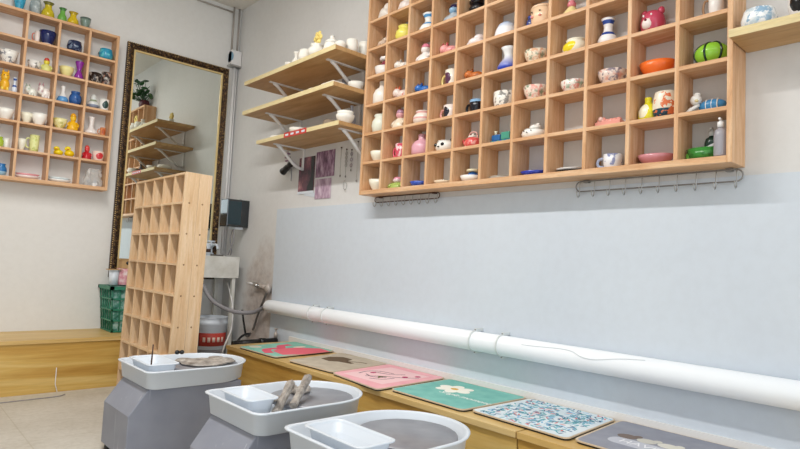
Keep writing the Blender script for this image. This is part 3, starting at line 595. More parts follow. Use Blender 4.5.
def ceramic(side, row, kind, x, y, z, w, h, name, cat, label, c1, c2, c3, pat):
    loc = (x, y, z)
    # facing: right wall pieces face -x, left pieces face -y
    F = Vector((-1, 0, 0)) if side == 'R' else Vector((0, -1, 0))
    S = Vector((0, -1, 0)) if side == 'R' else Vector((1, 0, 0))      # to the right as seen
    def P(s, f, u): return tuple(S*s*w + F*f*w + Vector((0, 0, u*h)))
    mat = paint(c1, c2, c3, pat, side)
    m1 = paint(c1); m2 = paint(c2) if c2 else m1; m3 = paint(c3) if c3 else m2
    grp = None
    def single(mb, mt=mat):
        return tag(mb.build(name, mt, loc=loc), label, cat)
    def root(): return empty(name, loc, label, cat)
    maxr = .06 if side == 'R' else .056
    sq = min(1, maxr/(w*.5))          # deep pieces are a little oval to stay in the cell
    sx, sy = (sq, 1) if side == 'R' else (1, sq)
    k = kind
    if k == 'bottle' and h/w > 1.45: k = 'tall'
    if k in PR:
        p = PR[k]
        return single(MB().lathe(p, w, h, seg=28, sx=sx, sy=sy))
    if k == 'mug':
        t = root(); hw = w*.68
        off = S*(w*.16)
        MB().lathe(PR['cup'], hw, h, c=tuple(off), seg=28, sx=sx, sy=sy).build('body', mat, t)
        cx = off - S*(hw*.47)
        r = w*.2
        pts = [cx+Vector((0, 0, h*.78)), cx-S*r*.9+Vector((0, 0, h*.76)), cx-S*r*1.25+Vector((0, 0, h*.5)),
               cx-S*r*.9+Vector((0, 0, h*.26)), cx+Vector((0, 0, h*.22))]
        MB().tube(smooth_path(pts, 5), w*.055, 8).build('handle', m3 if c3 else m1, t)
        return t
    if k == 'plates':
        t = root()
        n = 2
        for i in range(n):
            MB().lathe([(0, 0), (.28, 0), (.4, .35), (.5, 1), (.48, 1), (.38, .5), (0, .35)], w*(1-.06*i), h*.5, (0, 0, i*h*.34), 28, sx, sy).build('plate', [m1, m2][i], t)
        return t
    if k == 'blob':
        mb = MB()
        mb.ball(P(.02, 0, .4), (w*.42*sx, w*.42*sy, h*.4))
        mb.ball(P(-.2, .05, .3), (w*.26, w*.26, h*.3)); mb.ball(P(.16, .02, .68), (w*.26, w*.26, h*.3))
        mb.ball(P(.24, .03, .3), (w*.25, w*.25, h*.3))
        return single(mb)
    if k == 'hatcup':
        t = root()
        MB().lathe(PR['dish'], w, h*.5, seg=24, sx=sx, sy=sy).build('dish', m1, t)
        MB().lathe(PR['dome'], w*.5, h*.5, P(.08, 0, .36), 20).build('cap', m2, t)
        MB().lathe([(0, 0), (.5, 0), (.52, .5), (.5, 1), (0, 1)], w*.54, h*.16, P(.08, 0, .82), 20).build('brim', m3, t)
        return t
    if k == 'figure':
        t = root()
        MB().lathe([(0, 0), (.44, 0), (.5, .12), (.42, .5), (.26, .85), (.16, 1), (0, 1)], w, h*.6, seg=20, sx=sx*.9, sy=sy*.9).build('body', m1, t)
        MB().ball(P(0, .02, .72), (w*.24, w*.24, h*.2), 14).build('head', m2, t)
        MB().lathe(PR['dome'], w*.46, h*.24, P(0, 0, .8), 16).build('hat', m3, t)
        for s in (-1, 1):
            MB().tube([P(s*.24, .05, .5), P(s*.4, .14, .36), P(s*.34, .26, .22)], w*.07, 8).build('arm', m1, t)
        return t
    if k == 'animal':
        t = root()
        MB().ball(P(.1, 0, .38), (w*(.36 if side == 'L' else .3), w*(.36 if side == 'R' else .3), h*.38), 16).build('body', mat, t)
        hd = MB().ball(P(-.24, .1, .56), (w*.24, w*.24, h*.34), 14).build('head', mat, t)
        for s in (-.12, .12):
            MB().lathe([(.5, 0), (.4, .4), (.02, 1)], w*.16, h*.3, P(-.24+s, .08, .8), 8).build('ear', m2, hd)
        for s in (-.1, .12, .32):
            MB().lathe([(.5, 0), (.5, 1)], w*.14, h*.24, P(s, .18, 0), 10).build('leg', m1, t)
        return t
    if k == 'panda':
        t = root()
        MB().lathe(PR['jar'][:6]+[(.4, .85), (.34, .85), (.4, .6), (0, .3)], w, h, seg=28, sx=sx, sy=sy).build('body', m1, t)
        for s in (-.2, .2):
            MB().ball(P(s-.04, .4, .52), (w*.09, w*.09, h*.14), 12).build('eye_patch', m2, t)
            MB().ball(P(s*1.9-.03, .0, .88), (w*.11, w*.11, h*.13), 12).build('ear', m2, t)
        MB().ball(P(-.04, .46, .36), (w*.05, w*.06, h*.06), 10).build('nose', m2, t)
        return t
    if k == 'teapot':
        t = root()
        MB().lathe([(0, 0), (.3, 0), (.44, .2), (.48, .5), (.38, .85), (.25, 1), (0, 1)], w*.86, h*.66, seg=24, sx=sx, sy=sy).build('body', mat, t)
        ld = MB().lathe([(0, 0), (.3, 0), (.26, .4), (0, .6)], w*.8, h*.26, P(0, 0, .64), 18).build('lid', m3, t)
        MB().ball(P(0, 0, .84), (w*.07, w*.07, h*.08), 10).build('lid_knob', m3, ld)
        MB().tube(smooth_path([P(-.36, 0, .3), P(-.46, .04, .42), P(-.5, .05, .6)]), [w*.07]*6+[w*.06]*4+[w*.04]*3, 8).build('spout', m1, t)
        MB().tube(smooth_path([P(-.25, 0, .62), P(-.18, 0, .92), P(0, 0, 1.0), P(.18, 0, .92), P(.25, 0, .62)]), w*.025, 8).build('handle', m2, t)
        return t
    if k == 'cat':
        t = root()
        MB().ball(P(0, 0, .3), (w*.4, w*.4, h*.31), 18).build('body', mat, t)
        hd = MB().ball(P(0, .05, .66), (w*.36, w*.36, h*.24), 18).build('head', m1, t)
        for s in (-1, 1):
            MB().lathe([(.5, 0), (.3, .5), (.02, 1)], w*.24, h*.2, P(s*.2, .04, .82), 8).build('ear', m1, hd)
            MB().ball(P(s*.14, .38, .7), (w*.045, w*.045, h*.03), 8).build('eye', paint('2A1A12') if c1 != '131015' else paint('E8D8B0'), hd)
        MB().ball(P(0, .36, .6), (w*.12, w*.08, h*.05), 10).build('muzzle', m2, hd)
        for s in (-1, 1):
            MB().ball(P(s*.2, .26, .1), (w*.12, w*.12, h*.1), 10).build('paw', m2, t)
        return t
    if k == 'train':
        t = root()
        MB().box(*_span(P(-.48, .15, .1), P(.5, -.15, .3))).build('chassis', m1, t, bevel=.002)
        MB().lathe([(.5, 0), (.5, 1)], h*.42, w*.45, P(-.45, 0, .5), 14, axis='y' if side == 'R' else 'x').build('boiler', m1, t) if side == 'L' else MB().box(*_span(P(-.46, .12, .3), P(-.02, -.12, .75))).build('boiler', m1, t, bevel=.006)
        MB().box(*_span(P(.05, .16, .3), P(.48, -.16, .85))).build('cab', m2, t, bevel=.004)
        MB().lathe([(.4, 0), (.3, .6), (.5, 1)], w*.16, h*.32, P(-.32, 0, .72), 12).build('chimney', m3, t)
        for s in (-.35, -.08, .2, .42):
            MB().ball(P(s, .17, .14), (w*.03+h*.04, w*.09, h*.14), 12).build('wheel', m2, t)
        return t
    if k == 'hatdog':
        t = root()
        MB().lathe(PR['jar'][:6]+[(.42, .8), (.2, .9), (0, .92)], w, h*.72, seg=28, sx=sx, sy=sy).build('head', m1, t)
        MB().ball(P(.02, -.05, .72), (w*.24, w*.24, h*.2), 16).build('cap', m1, t)
        MB().ball(P(.12, -.05, .9), (w*.09, w*.09, h*.09), 12).build('cap', m1, t)
        MB().ball(P(-.42, .02, .3), (w*.09, w*.09, h*.26), 12).build('ear', m2, t)
        for s in (-.18, .14):
            MB().ball(P(s, .43, .42), (w*.025, w*.025, h*.04), 8).build('eye', m2, t)
        MB().ball(P(-.02, .47, .32), (w*.045, w*.03, h*.035), 8).build('nose', m2, t)
        return t
    if k == 'facecup':
        t = root()
        MB().lathe(PR['cup'], w, h*.82, seg=26, sx=sx, sy=sy).build('body', m1, t)
        MB().lathe([(0, 0), (.5, 0), (.46, .6), (.2, 1), (0, 1)], w, h*.18, P(0, 0, .82), 26, sx, sy).build('lid', m1, t)
        for s in (-.22, .14):
            MB().ball(P(s, .4, .42), (w*.07, w*.07, h*.06), 10).build('cheek', m2, t)
            MB().ball(P(s, .43, .62), (w*.04, w*.04, h*.03), 8).build('eye', paint('2B1C18'), t)
        return t
    if k == 'skirt':
        t = root()
        MB().lathe([(0, 0), (.5, 0), (.47, .1), (.34, .5), (.2, .8), (.14, 1), (0, 1)], w, h*.55, seg=24, sx=sx, sy=sy).build('skirt', m1, t)
        MB().lathe([(0, 0), (.15, 0), (.2, .5), (.12, 1), (0, 1)], w, h*.3, P(0, 0, .5), 18).build('bodice', m3, t)
        MB().ball(P(0, 0, .88), (w*.15, w*.15, h*.13), 14).build('head', m2, t)
        return t
    if k == 'soap':
        mb = MB().box(*_span(P(-.46, .2, 0), P(.48, -.2, .5)))
        for i in range(6):
            mb.ball(P(-.36+.14*i, 0, .52), (w*.11, w*.11, h*(.42 if i < 2 else .25)), 10)
        t = root(); mb.build('body', m1, t, bevel=.004)
        MB().ball(P(-.3, .05, .74), (w*.1, w*.1, h*.22), 10).build('crest', m3, t)
        return t
    if k == 'bearjar':
        t = root()
        MB().lathe([(0, 0), (.32, 0), (.44, .15), (.5, .45), (.44, .75), (.3, .92), (0, 1)], w, h*.9, seg=28, sx=sx, sy=sy).build('body', m1, t)
        MB().ball(P(-.06, .34, .34), (w*.24, w*.24, h*.22), 16).build('muzzle', m2, t)
        for s in (-1, 1):
            MB().ball(P(s*.34, 0, .84), (w*.14, w*.14, h*.14), 12).build('ear', m1, t)
            MB().ball(P(s*.16-.05, .42, .64), (w*.04, w*.04, h*.05), 8).build('eye', paint('F4EEEA'), t)
        MB().ball(P(-.06, .56, .44), (w*.06, w*.05, h*.05), 10).build('nose', m3, t)
        return t
    if k == 'pod':
        t = root()
        MB().lathe([(0, 0), (.25, 0), (.42, .3), (.5, 1), (.46, .9), (.36, .4), (0, .2)], w, h*.75, seg=20, sx=sx*.8, sy=sy).build('dish', mat, t)
        MB().ball(P(-.4, .02, .35), (w*.12, w*.12, h*.32), 12).build('stem_end', m3, t)
        MB().tube([P(-.1, .1, .55), P(.3, -.05, 1.0)], w*.06, 10).build('tube', paint('EDF1F4'), t)
        return t
    if k == 'boatfig':
        t = root()
        MB().lathe([(.02, 0), (.4, .06), (.5, .3), (.5, .8), (.3, 1)], w*.34, w*.62, P(-.12, 0, .34), 16, axis='y').build('torso', m2, t) if False else \
            MB().ball(P(.14, 0, .34), (w*.17, w*.36, h*.27), 16).build('torso', m2, t)
        for s in (.02, .16, .3):
            MB().ball(P(s, 0, .35), (w*.178, w*.028, h*.29), 16).build('stripe', m1, t)
        hd = MB().ball(P(-.26, .05, .66), (w*.15, w*.15, h*.25), 14).build('head', m1, t)
        MB().ball(P(-.24, .02, .9), (w*.1, w*.1, h*.1), 12).build('cap', m1, hd)
        MB().ball(P(-.2, .17, .58), (w*.07, w*.05, h*.06), 10).build('beak', m3, hd)
        MB().tube([P(-.16, .1, .4), P(-.34, .2, .22), P(-.44, .22, .06)], w*.05, 8).build('arm', m1, t)
        MB().box(*_span(P(-.48, .26, 0), P(.3, -.2, .09))).build('base', m1, t, bevel=.002)
        return t
    if k == 'stripeball':
        t = root()
        MB().ball((0, 0, h*.5), (w*.5*sx, w*.5*sy, h*.5), 28).build('body', m1, t)
        for a in (-1.05, -.12, .85):
            pts = []
            for i in range(24):
                b = 2*PI*i/24
                v = Vector((math.cos(b)*math.cos(a), math.cos(b)*math.sin(a), math.sin(b)))
                v = F*(v.x)+S*(v.y)+Vector((0, 0, v.z))
                pts.append((v.x*w*.5*sx, v.y*w*.5*sy, h*.5+v.z*h*.5))
            MB().tube(pts, w*.035, 6, closed=True).build('stripe', m2, t)
        return t
    if k == 'duck':
        t = root()
        MB().ball(P(.04, 0, .34), (w*.42*sx, w*.42*sy, h*.35), 16).build('body', m1, t)
        hd = MB().ball(P(-.14, .12, .74), (w*.27, w*.27, h*.27), 14).build('head', m2, t)
        MB().ball(P(-.2, .42, .68), (w*.12, w*.1, h*.06), 10).build('beak', m3, hd)
        return t
    if k == 'bag':
        mb = MB(); rnd = random.Random(3); rings = []
        for q in range(7):
            u = q/6
            base = .5*(1-.25*u) if q < 5 else .5*(.85-.1*(q-4))
            rings.append([P(base*math.cos(2*PI*i/16)*rnd.uniform(.75, 1.08)+.1*u, .4*base*2*math.sin(2*PI*i/16)*rnd.uniform(.6, 1)*.8, u*rnd.uniform(.93, 1)) for i in range(16)])
        mb.loft(rings, smooth=False)
        t = root()
        mb.build('film', M['bag'], t)
        for i in range(7):
            MB().ball(P(rnd.uniform(-.2, .2), rnd.uniform(-.12, .12), rnd.uniform(.08, .3)), w*.08, 8).build('piece', [m2, m1][i % 2], t)
        return t
    raise ValueError(kind)

def _span(a, b):
    return (min(a[0], b[0]), max(a[0], b[0]), min(a[1], b[1]), max(a[1], b[1]), min(a[2], b[2]), max(a[2], b[2]))
M['bag'] = new_mat('clear crumpled film', 'E2DFDA', .2, 0, .6, alpha=.45)

from collections import Counter
cnt = Counter((it[0], it[9]) for it in ITEMS)
for it in ITEMS:
    o = ceramic(*it)
    if cnt[(it[0], it[9])] > 1:
        o['group'] = ('%s pieces in the large cubby' if it[0] == 'R' else '%s pieces in and on the cubby by the mirror') % it[9]

# pieces beside others in the same cells
def pump_bottle(x, y, z, w, h, label, cbody, cpump, alpha=1):
    t = empty('pump_bottle', (x, y, z), label, 'bottle')
    MB().lathe([(0, 0), (.45, 0), (.5, .05), (.5, .55), (.42, .68), (.2, .74), (.2, .78), (0, .78)], w, h, seg=20).build('body', new_mat('bottle plastic', cbody, .2, alpha=alpha), t)
    c = new_mat('bottle cap plastic', cpump, .35)
    MB().lathe([(0, .76), (.26, .76), (.24, .9), (.1, .92), (.1, 1), (0, 1)], w, h, seg=16).build('cap', c, t)
    MB().box(-.32*w, .1*w, -.08*w, .08*w, h*.95, h).build('spout', c, t, bevel=.001)
    return t
pump_bottle(-.036, -4.275, 1.4647, .055, .135, 'dark green bottle with a pale pump behind the green leaf dish', '1E3B33', 'D5D8D8')
pump_bottle(-.115, -4.333, 1.4647, .048, .15, 'clear spray bottle with white nozzle in the lower right corner cell', 'B9B6BE', 'F4F4F4', .7)
t = empty('dark_lid', (-1.19, -.05, 2.5194+.062), 'dark openwork lid resting on the turquoise pot', 'lid')
MB().lathe([(0, 0), (.5, 0), (.48, .3), (.25, .8), (0, 1)], .085, .04, seg=20).build('cover', new_mat('dark glazed lid', '2A2226', .25), t)
MB().ball((0, 0, .045), .012, 10).build('knob', new_mat('pale knob', 'D8CFC8', .3), t)

# ------------------------------------------------------------ wall shelves with brackets
def bracket_parts(parent, yl, depth, z_under):
    b = MB()
    b.box(-depth, -.003, yl-.012, yl+.012, z_under-.008, z_under-.0005)
    b.box(-.012, -.003, yl-.012, yl+.012, z_under-.17, z_under-.008)
    o = b.build('bracket', M['white_paint'], parent)
    n = 8; pts = []
    for i in range(n+1):
        u = i/n
        pts.append((-depth*.86*(1-u)-.008, yl, z_under-.006-.155*math.sin(u*PI/2)**1.3))
    MB().tube(pts, .0125, 6).build('brace', M['white_paint'], o)
    return o
def wall_shelf(z_under, y0, y1, depth, th, label, brs):
    t = empty('wall_shelf', (0, 0, 0), label, 'shelf')
    s = MB().box(-depth, -.002, y1, y0, z_under, z_under+th)
    s.build('board', M['shelf_y'], t, bevel=.0015)
    MB().box(-depth-.004, -depth, y1, y0, z_under-.001, z_under+th+.001).build('edge_strip', M['shelf_edge'], t)
    for b in brs: bracket_parts(t, b, depth-.07 if depth > .35 else depth-.06, z_under)
    return t
wall_shelf(2.344, -.955, -2.165, .392, .028, 'topmost of the three wooden wall shelves with white brackets', (-1.22, -1.97))
wall_shelf(2.107, -.955, -2.165, .392, .028, 'middle of the three wooden wall shelves with white brackets', (-1.19, -1.95))
wall_shelf(1.868, -1.105, -2.165, .335, .026, 'lowest wooden wall shelf, above the pinned photographs', (-1.26, -2.09))
t = empty('wall_shelf', (0, 0, 0), 'wooden wall shelf at the right edge of the photograph beside the cubby', 'shelf')
MB().box(-.205, -.002, -6.0, -4.388, 1.888, 1.915).build('board', M['shelf_y'], t, bevel=.0015)
MB().box(-.209, -.205, -6.0, -4.388, 1.887, 1.917).build('edge_strip', M['shelf_edge'], t)

Z1, Z2, Z3, Z4 = 2.3722+.0008, 2.1352+.0008, 1.8942+.0006, 1.915+.0006
def simple(name, prof, x, y, z, w, h, mat, label, cat, group=None, **k):
    return tag(MB().lathe(PR[prof], w, h, seg=22, **k).build(name, mat, loc=(x, y, z)), label, cat, group)
U = M['unglazed']
simple('bowl', 'bowl', -.33, -1.50, Z1, .06, .045, U, 'tiny white clay bowl, leftmost on the topmost shelf', 'bowl')
simple('jug', 'vase', -.33, -1.60, Z1, .07, .10, U, 'small white clay jug beside the leftmost tiny bowl on the topmost shelf', 'jug')
simple('pot', 'pot', -.33, -1.715, Z1, .10, .085, U, 'squat white clay pot between the jug and the yellow flower on the topmost shelf', 'pot')
simple('jar', 'jar', -.33, -1.855, Z1, .12, .09, U, 'rounded white clay jar holding a yellow flower', 'jar')
t = empty('flower_head', (-.33, -1.855, Z1+.09), 'pale yellow clay flower rising from a white jar on the topmost shelf', 'flower')
MB().ball((0, 0, .05), (.018, .018, .016), 12).build('centre', M['yellow'], t)
for i in range(6):
    a = i*PI/3
    MB().ball((.004, .032*math.cos(a), .05+.032*math.sin(a)), (.008, .02, .02), 10).build('petal', M['yellow'], t)
MB().tube([(0, 0, -.03), (0, 0, .04)], .004, 6).build('stem', M['yellow'], t)
t = empty('lidded_jar', (-.31, -2.0, Z1), 'white clay jar with a pointed lid on the topmost shelf', 'jar')
MB().lathe(PR['pot'], .11, .07, seg=22).build('body', U, t)
MB().lathe([(0, 0), (.5, 0), (.45, .25), (.2, .5), (.12, .7), (.16, .85), (0, 1)], .1, .065, (0, 0, .064), 22).build('lid', U, t)
simple('bowl', 'bowl', -.31, -2.105, Z1, .075, .05, U, 'white clay bowl at the front right corner of the topmost shelf', 'bowl')
simple('pot', 'pot', -.225, -2.11, Z1, .085, .09, U, 'white clay pot behind the corner bowl on the topmost shelf', 'pot')
simple('cup', 'cup', -.12, -2.11, Z1, .08, .10, U, 'plain white clay cup nearest the wall on the topmost shelf', 'cup')
t = empty('flower_head', (-.22, -1.05, Z1), 'pale yellow clay flower on a white foot, seen only in the mirror', 'flower')
MB().lathe(PR['bowl'], .06, .04, seg=16).build('foot', U, t)
for i in range(6):
    a = i*PI/3
    MB().ball((.0, .028*math.cos(a), .07+.026*math.sin(a)), (.014, .019, .019), 10).build('petal', M['yellow'], t)
MB().ball((0, 0, .07), (.017, .014, .014), 10).build('centre', M['yellow'], t)
# middle shelf
t = empty('clay_tray', (-.33, -1.85, Z2), 'flat white clay piece lying on the edge of the middle shelf', 'clay piece')
MB().box(-.04, .04, -.09, .09, 0, .014).ball((0, .02, .02), (.03, .05, .012), 10).build('slab', U, t, bevel=.003)
t = empty('clay_tray', (-.32, -2.02, Z2), 'stack of thin white clay slabs near the right end of the middle shelf', 'clay piece')
MB().box(-.05, .05, -.1, .08, 0, .016).box(-.03, .06, -.08, .06, .0161, .03).build('slab', U, t, bevel=.003)
simple('bowl', 'bowl', -.13, -2.06, Z2, .12, .07, U, 'white clay bowl close to the wall on the middle shelf', 'bowl')
simple('canister', 'cup', -.12, -1.93, Z2, .07, .12, M['hose'], 'grey canister close to the wall on the middle shelf', 'canister')
# lowest shelf
simple('bowl', 'bowl', -.22, -1.5, Z3, .13, .06, U, 'white upside-set clay bowl behind the red tape on the lowest shelf', 'bowl')
tape = empty('tape_strip', (-.3395, -1.66, 1.876), 'red and white tape stuck on the front edge of the lowest shelf', 'tape')
MB().box(-.0012, 0, -.14, .15, -.014, .024).build('band', M['red'], tape)
for i in range(4):
    MB().box(-.0018, -.0013, -.12+.07*i, -.08+.07*i, -.002, .012).build('white_mark', M['white_plastic'], tape)
simple('bowl', 'pot', -.2, -1.2, Z3, .15, .045, U, 'flat white clay bowl at the far end of the lowest shelf, seen in the mirror', 'bowl')
t = empty('clay_lump', (-.24, -1.93, Z3), 'dark brown lumpy bowl on the lowest shelf', 'bowl')
MB().lathe(PR['pot'], .1, .05, seg=16).build('bowl', new_mat('brown clay', '8A7A68', .8), t)
MB().ball((0, .01, .045), (.04, .03, .02), 10).build('lump', new_mat('dark clay', '5E5046', .8), t)
for i, (yy, lb) in enumerate(((-1.70, 'small brown stick piece lying left of the dark lumpy bowl'), (-1.8, 'small brown stick piece lying just beside the dark lumpy bowl'))):
    tag(MB().box(-.02, .02, -.03, .03, 0, .01).build('wood_piece', M['brown'], loc=(-.29, yy, Z3), bevel=.002), lb, 'wood piece')
simple('bowl', 'bowl', -.24, -2.1, Z3, .125, .06, U, 'lower white clay bowl of two stacked at the right end of the lowest shelf', 'bowl')
simple('bowl', 'bowl', -.24, -2.1, Z3+.028, .11, .055, U, 'upper white clay bowl of two stacked at the right end of the lowest shelf', 'bowl')
simple('bottle', 'bottle', -.16, -2.06, Z3, .06, .15, M['hose'], 'grey bottle behind the stacked bowls on the lowest shelf', 'bottle')
# shelf at the right edge
simple('bowl', 'pot', -.12, -4.462, Z4, .118, .08, paint('F2F4F4', '3E8DB8', 'B8CDD8', 'flower'), 'white bowl with blue brush pattern on the shelf at the right edge', 'bowl')
simple('mug', 'cup', -.14, -4.615, Z4, .12, .10, paint('F0ECE8', '121214', None, 'patch'), 'white cup with a black spot, cut by the right edge of the photograph', 'cup')

# ------------------------------------------------------------ mirror
def mirror():
    t = empty('wall_mirror', (-.553, -.004, .78), 'tall wall mirror in an ornate dark gilt frame beside the corner', 'mirror')
    hw, H, fw = .4543, 1.979, .062
    MB().box(-hw+fw*.6, hw-fw*.6, -.014, -.008, fw*.6, H-fw*.6).build('mirror_glass', M['mirror'], t)
    # moulded frame: profile swept round with mitred corners
    prof = [(0, 0), (0, -.026), (.008, -.038), (.02, -.042), (.034, -.034), (.046, -.022), (.058, -.02), (.066, -.016), (.066, -.0), ]
    cs = [(-hw, 0, 1, 1), (hw, 0, -1, 1), (hw, H, -1, -1), (-hw, H, 1, -1)]
    rings = [[(cx+sx_*o, d, cz+sz*o) for o, d in prof] for cx, cz, sx_, sz in cs]
    rings.append(rings[0])
    fr = MB().loft(rings, smooth=False, caps=False).build('frame', M['gilt'], t)
    inner = [(.056, -.0165), (.056, -.0255), (.068, -.0255), (.068, -.0165)]
    rings = [[(cx+sx_*o, d, cz+sz*o) for o, d in inner] for cx, cz, sx_, sz in cs]; rings.append(rings[0])
    MB().loft(rings, smooth=False, caps=False).build('gold_inner_line', M['gold_line'], fr)
    b = MB()
    def row(a, c, n):
        for i in range(n+1):
            u = i/n
            b.ball((a[0]+(c[0]-a[0])*u, -.036, a[1]+(c[1]-a[1])*u), .0042, 6)
    e = .006
    row((-hw+e, e), (-hw+e, H-e), 110); row((hw-e, e), (hw-e, H-e), 110)
    row((-hw+e, H-e), (hw-e, H-e), 54)
    b.build('bead_border', M['gold_line'], fr)
    c = MB()
    rnd = random.Random(5)
    def leafs(a, c_, n):
        d = Vector((c_[0]-a[0], 0, c_[1]-a[1]))
        for i in range(n):
            u = (i+.5)/n
            p = Vector((a[0], -.036, a[1]))+d*u
            ang = (.6 if i % 2 else -.6)
            r = Matrix.Rotation(ang, 3, 'Y') @ (Matrix.Rotation(0 if abs(d.z) > abs(d.x) else PI/2, 3, 'Y'))
            c.ball(tuple(p), (.008, .006, .018), 6, rot=r)
    q = .027
    leafs((-hw+q, q), (-hw+q, H-q), 56); leafs((hw-q, q), (hw-q, H-q), 56); leafs((-hw+q, H-q), (hw-q, H-q), 28)
    c.build('leaf_carving', M['gilt'], fr)
    return t
mirror()

# ------------------------------------------------------------ junction box, conduits
t = empty('junction_box', (-.055, -.004, 2.80), 'white electrical box with a blue face in the corner above the mirror', 'electrical box')
MB().box(-.05, .05, -.07, 0, 0, .14).build('box_body', M['white_paint'], t, bevel=.004)
MB().lathe([(.0, 0), (.5, 0), (.46, .5), (0, 1)], .105, .022, (-.05, -.038, .075), 20, axis='x', sy=1).build('blue_face', new_mat('dull blue plastic', '7FA6BE', .4), t)
MB().box(-.058, .056, -.074, -.001, -.014, 0).build('base_lip', M['steel'], t)
for i, (x, lb) in enumerate(((-.085, 'left of the two thin grey conduits rising to the ceiling in the corner'), (-.03, 'right of the two thin grey conduits rising to the ceiling in the corner'))):
    c = tag(MB().tube([(x, -.02, 2.943), (x, -.02, CEIL-.002)], .009, 8).build('conduit', new_mat('grey conduit', 'A9A199', .6)), lb, 'pipe')
tag(MB().tube([(-.048, -.03, 1.02), (-.048, -.03, 2.784)], .013, 10).tube([(-.02, -.02, 1.02), (-.02, -.02, 2.784)], .008, 8).build('conduit', M['white_paint']),
    'white conduit dropping down the corner right beside the mirror', 'pipe')
tag(MB().tube([(-.09, -.02, CEIL-.05), (-.45, -.02, CEIL-.05)], .008, 8).build('cable', new_mat('grey cable sheath', 'A9A199', .6)), 'thin grey cable running left from the corner just below the ceiling', 'cable')

# ------------------------------------------------------------ glossy wall box
t = empty('wall_heater', (-.001, -.35, 1.257), 'glossy black box mounted on the side wall above the sink', 'water heater')
MB().box(-.205, 0, -.07, .07, 0, .241).build('housing', M['gloss_black'], t, bevel=.006)
MB().box(-.20, -.075, -.0715, -.0702, .02, .225).build('front_glass', new_mat('teal glass', '16323C', .05, 0, .8), t)
MB().box(-.12, -.04, -.05, .05, -.018, -.0005).build('mounting_foot', M['white_plastic'], t)
MB().box(-.06, -.05, -.01, .01, .2415, .256).build('hook', M['steel'], t)

# ------------------------------------------------------------ sink
def sink():
    t = empty('utility_sink', (-.3, -.255, 0), 'pale concrete utility sink on legs in the corner under the mirror', 'sink')
    m = new_mat('pale concrete', 'DAD9D1', .7)
    n = noise(m, coords(m), 7, 4, .6); setcol(m, ramp(m, n, [(.35, 'CBC9BF'), (.6, 'E0DFD8')]))
    b = MB()
    X0, X1, Y0, Y1, z0, z1, w = -.235, .225, -.19, .19, .812, .995, .022
    b.box(X0, X1, Y0, Y0+w, z0, z1).box(X0, X1, Y1-w, Y1, z0, z1).box(X0, X0+w, Y0+w, Y1-w, z0, z1).box(X1-w, X1, Y0+w, Y1-w, z0, z1)
    b.box(X0+w, X1-w, Y0+w, Y1-w, z0, z0+.02)
    b.build('basin', m, t)
    MB().box(X0+.004, X1-.004, Y1-.07, Y1, z1+.0005, z1+.014).build('rear_ledge', new_mat('dark wet ledge', '77716A', .5), t)
    for x in (X0+.02, X1-.05):
        for y in (Y0+.01, Y1-.04):
            MB().box(x, x+.028, y, y+.03, 0, z0-.0005).build('leg', m, t)
    return t
sink()
def tap(x, label, ms):
    t = empty('faucet', (x, -.105, 1.0092+.0005), label, 'faucet')
    MB().lathe([(0, 0), (.5, 0), (.5, .1), (.3, .15), (.28, .8), (.4, .85), (.4, 1), (0, 1)], .05, .10, seg=16).build('body', ms, t)
    MB().tube(smooth_path([(0, -.01, .06), (0, -.06, .085), (0, -.12, .08), (0, -.14, .045)]), .011, 8).build('spout', ms, t)
    MB().tube([(-.035, 0, .115), (.035, 0, .115)], .008, 8).tube([(0, 0, .1), (0, 0, .118)], .008, 8).build('handle', ms, t)
    return t
chrome = new_mat('worn chrome', 'C9C6C0', .22, .9)
tap(-.42, 'worn chrome faucet on the sink, half hidden by the standing rack', chrome)
tap(-.30, 'worn chrome faucet, middle of the sink ledge', chrome)
tap(-.19, 'white plastic faucet, nearest the wall on the sink ledge', M['white_plastic'])
t = empty('water_filter', (-.29, -.07, 1.013), 'white plastic water filter standing behind the faucets', 'filter')
# kept slender: a white canister with a dark band
t.location = (-.245, -.16, .9955-.16)
MB().lathe([(0, 0), (.5, 0), (.5, .8), (.4, .86), (.4, 1), (0, 1)], .055, .27, seg=18).build('canister', M['white_plastic'], t)
MB().lathe([(.52, 0), (.52, 1)], .055, .03, (0, 0, .19), 18).build('dark_band', M['brown'], t)

# hoses under the box
for i, (y, lb) in enumerate(((-.33, 'thin grey supply hose hanging below the black box, nearer the corner'), (-.4, 'thin grey supply hose hanging below the black box, farther from the corner'))):
    tag(MB().tube(smooth_path([(-.1-.03*i, y, 1.24), (-.12, y, 1.15), (-.09-.05*i, y+.02, 1.05), (-.075-.06*i, y+.06, 1.012)]), .005, 8).build('supply_hose', M['hose']), lb, 'hose')

# corrugated drain hose
path = smooth_path([(-.40, -.34, .80), (-.37, -.40, .74), (-.318, -.5, .62), (-.217, -.65, .549), (-.10, -.76, .545), (-.062, -.86, .585), (-.06, -.925, .613)], 14)
rr = [(.0185 if i % 2 else .0155) for i in range(len(path))]
tag(MB().tube(path, rr, 12).build('drain_hose', M['hose']), 'grey corrugated hose sagging from the sink to the white wall pipe', 'hose')

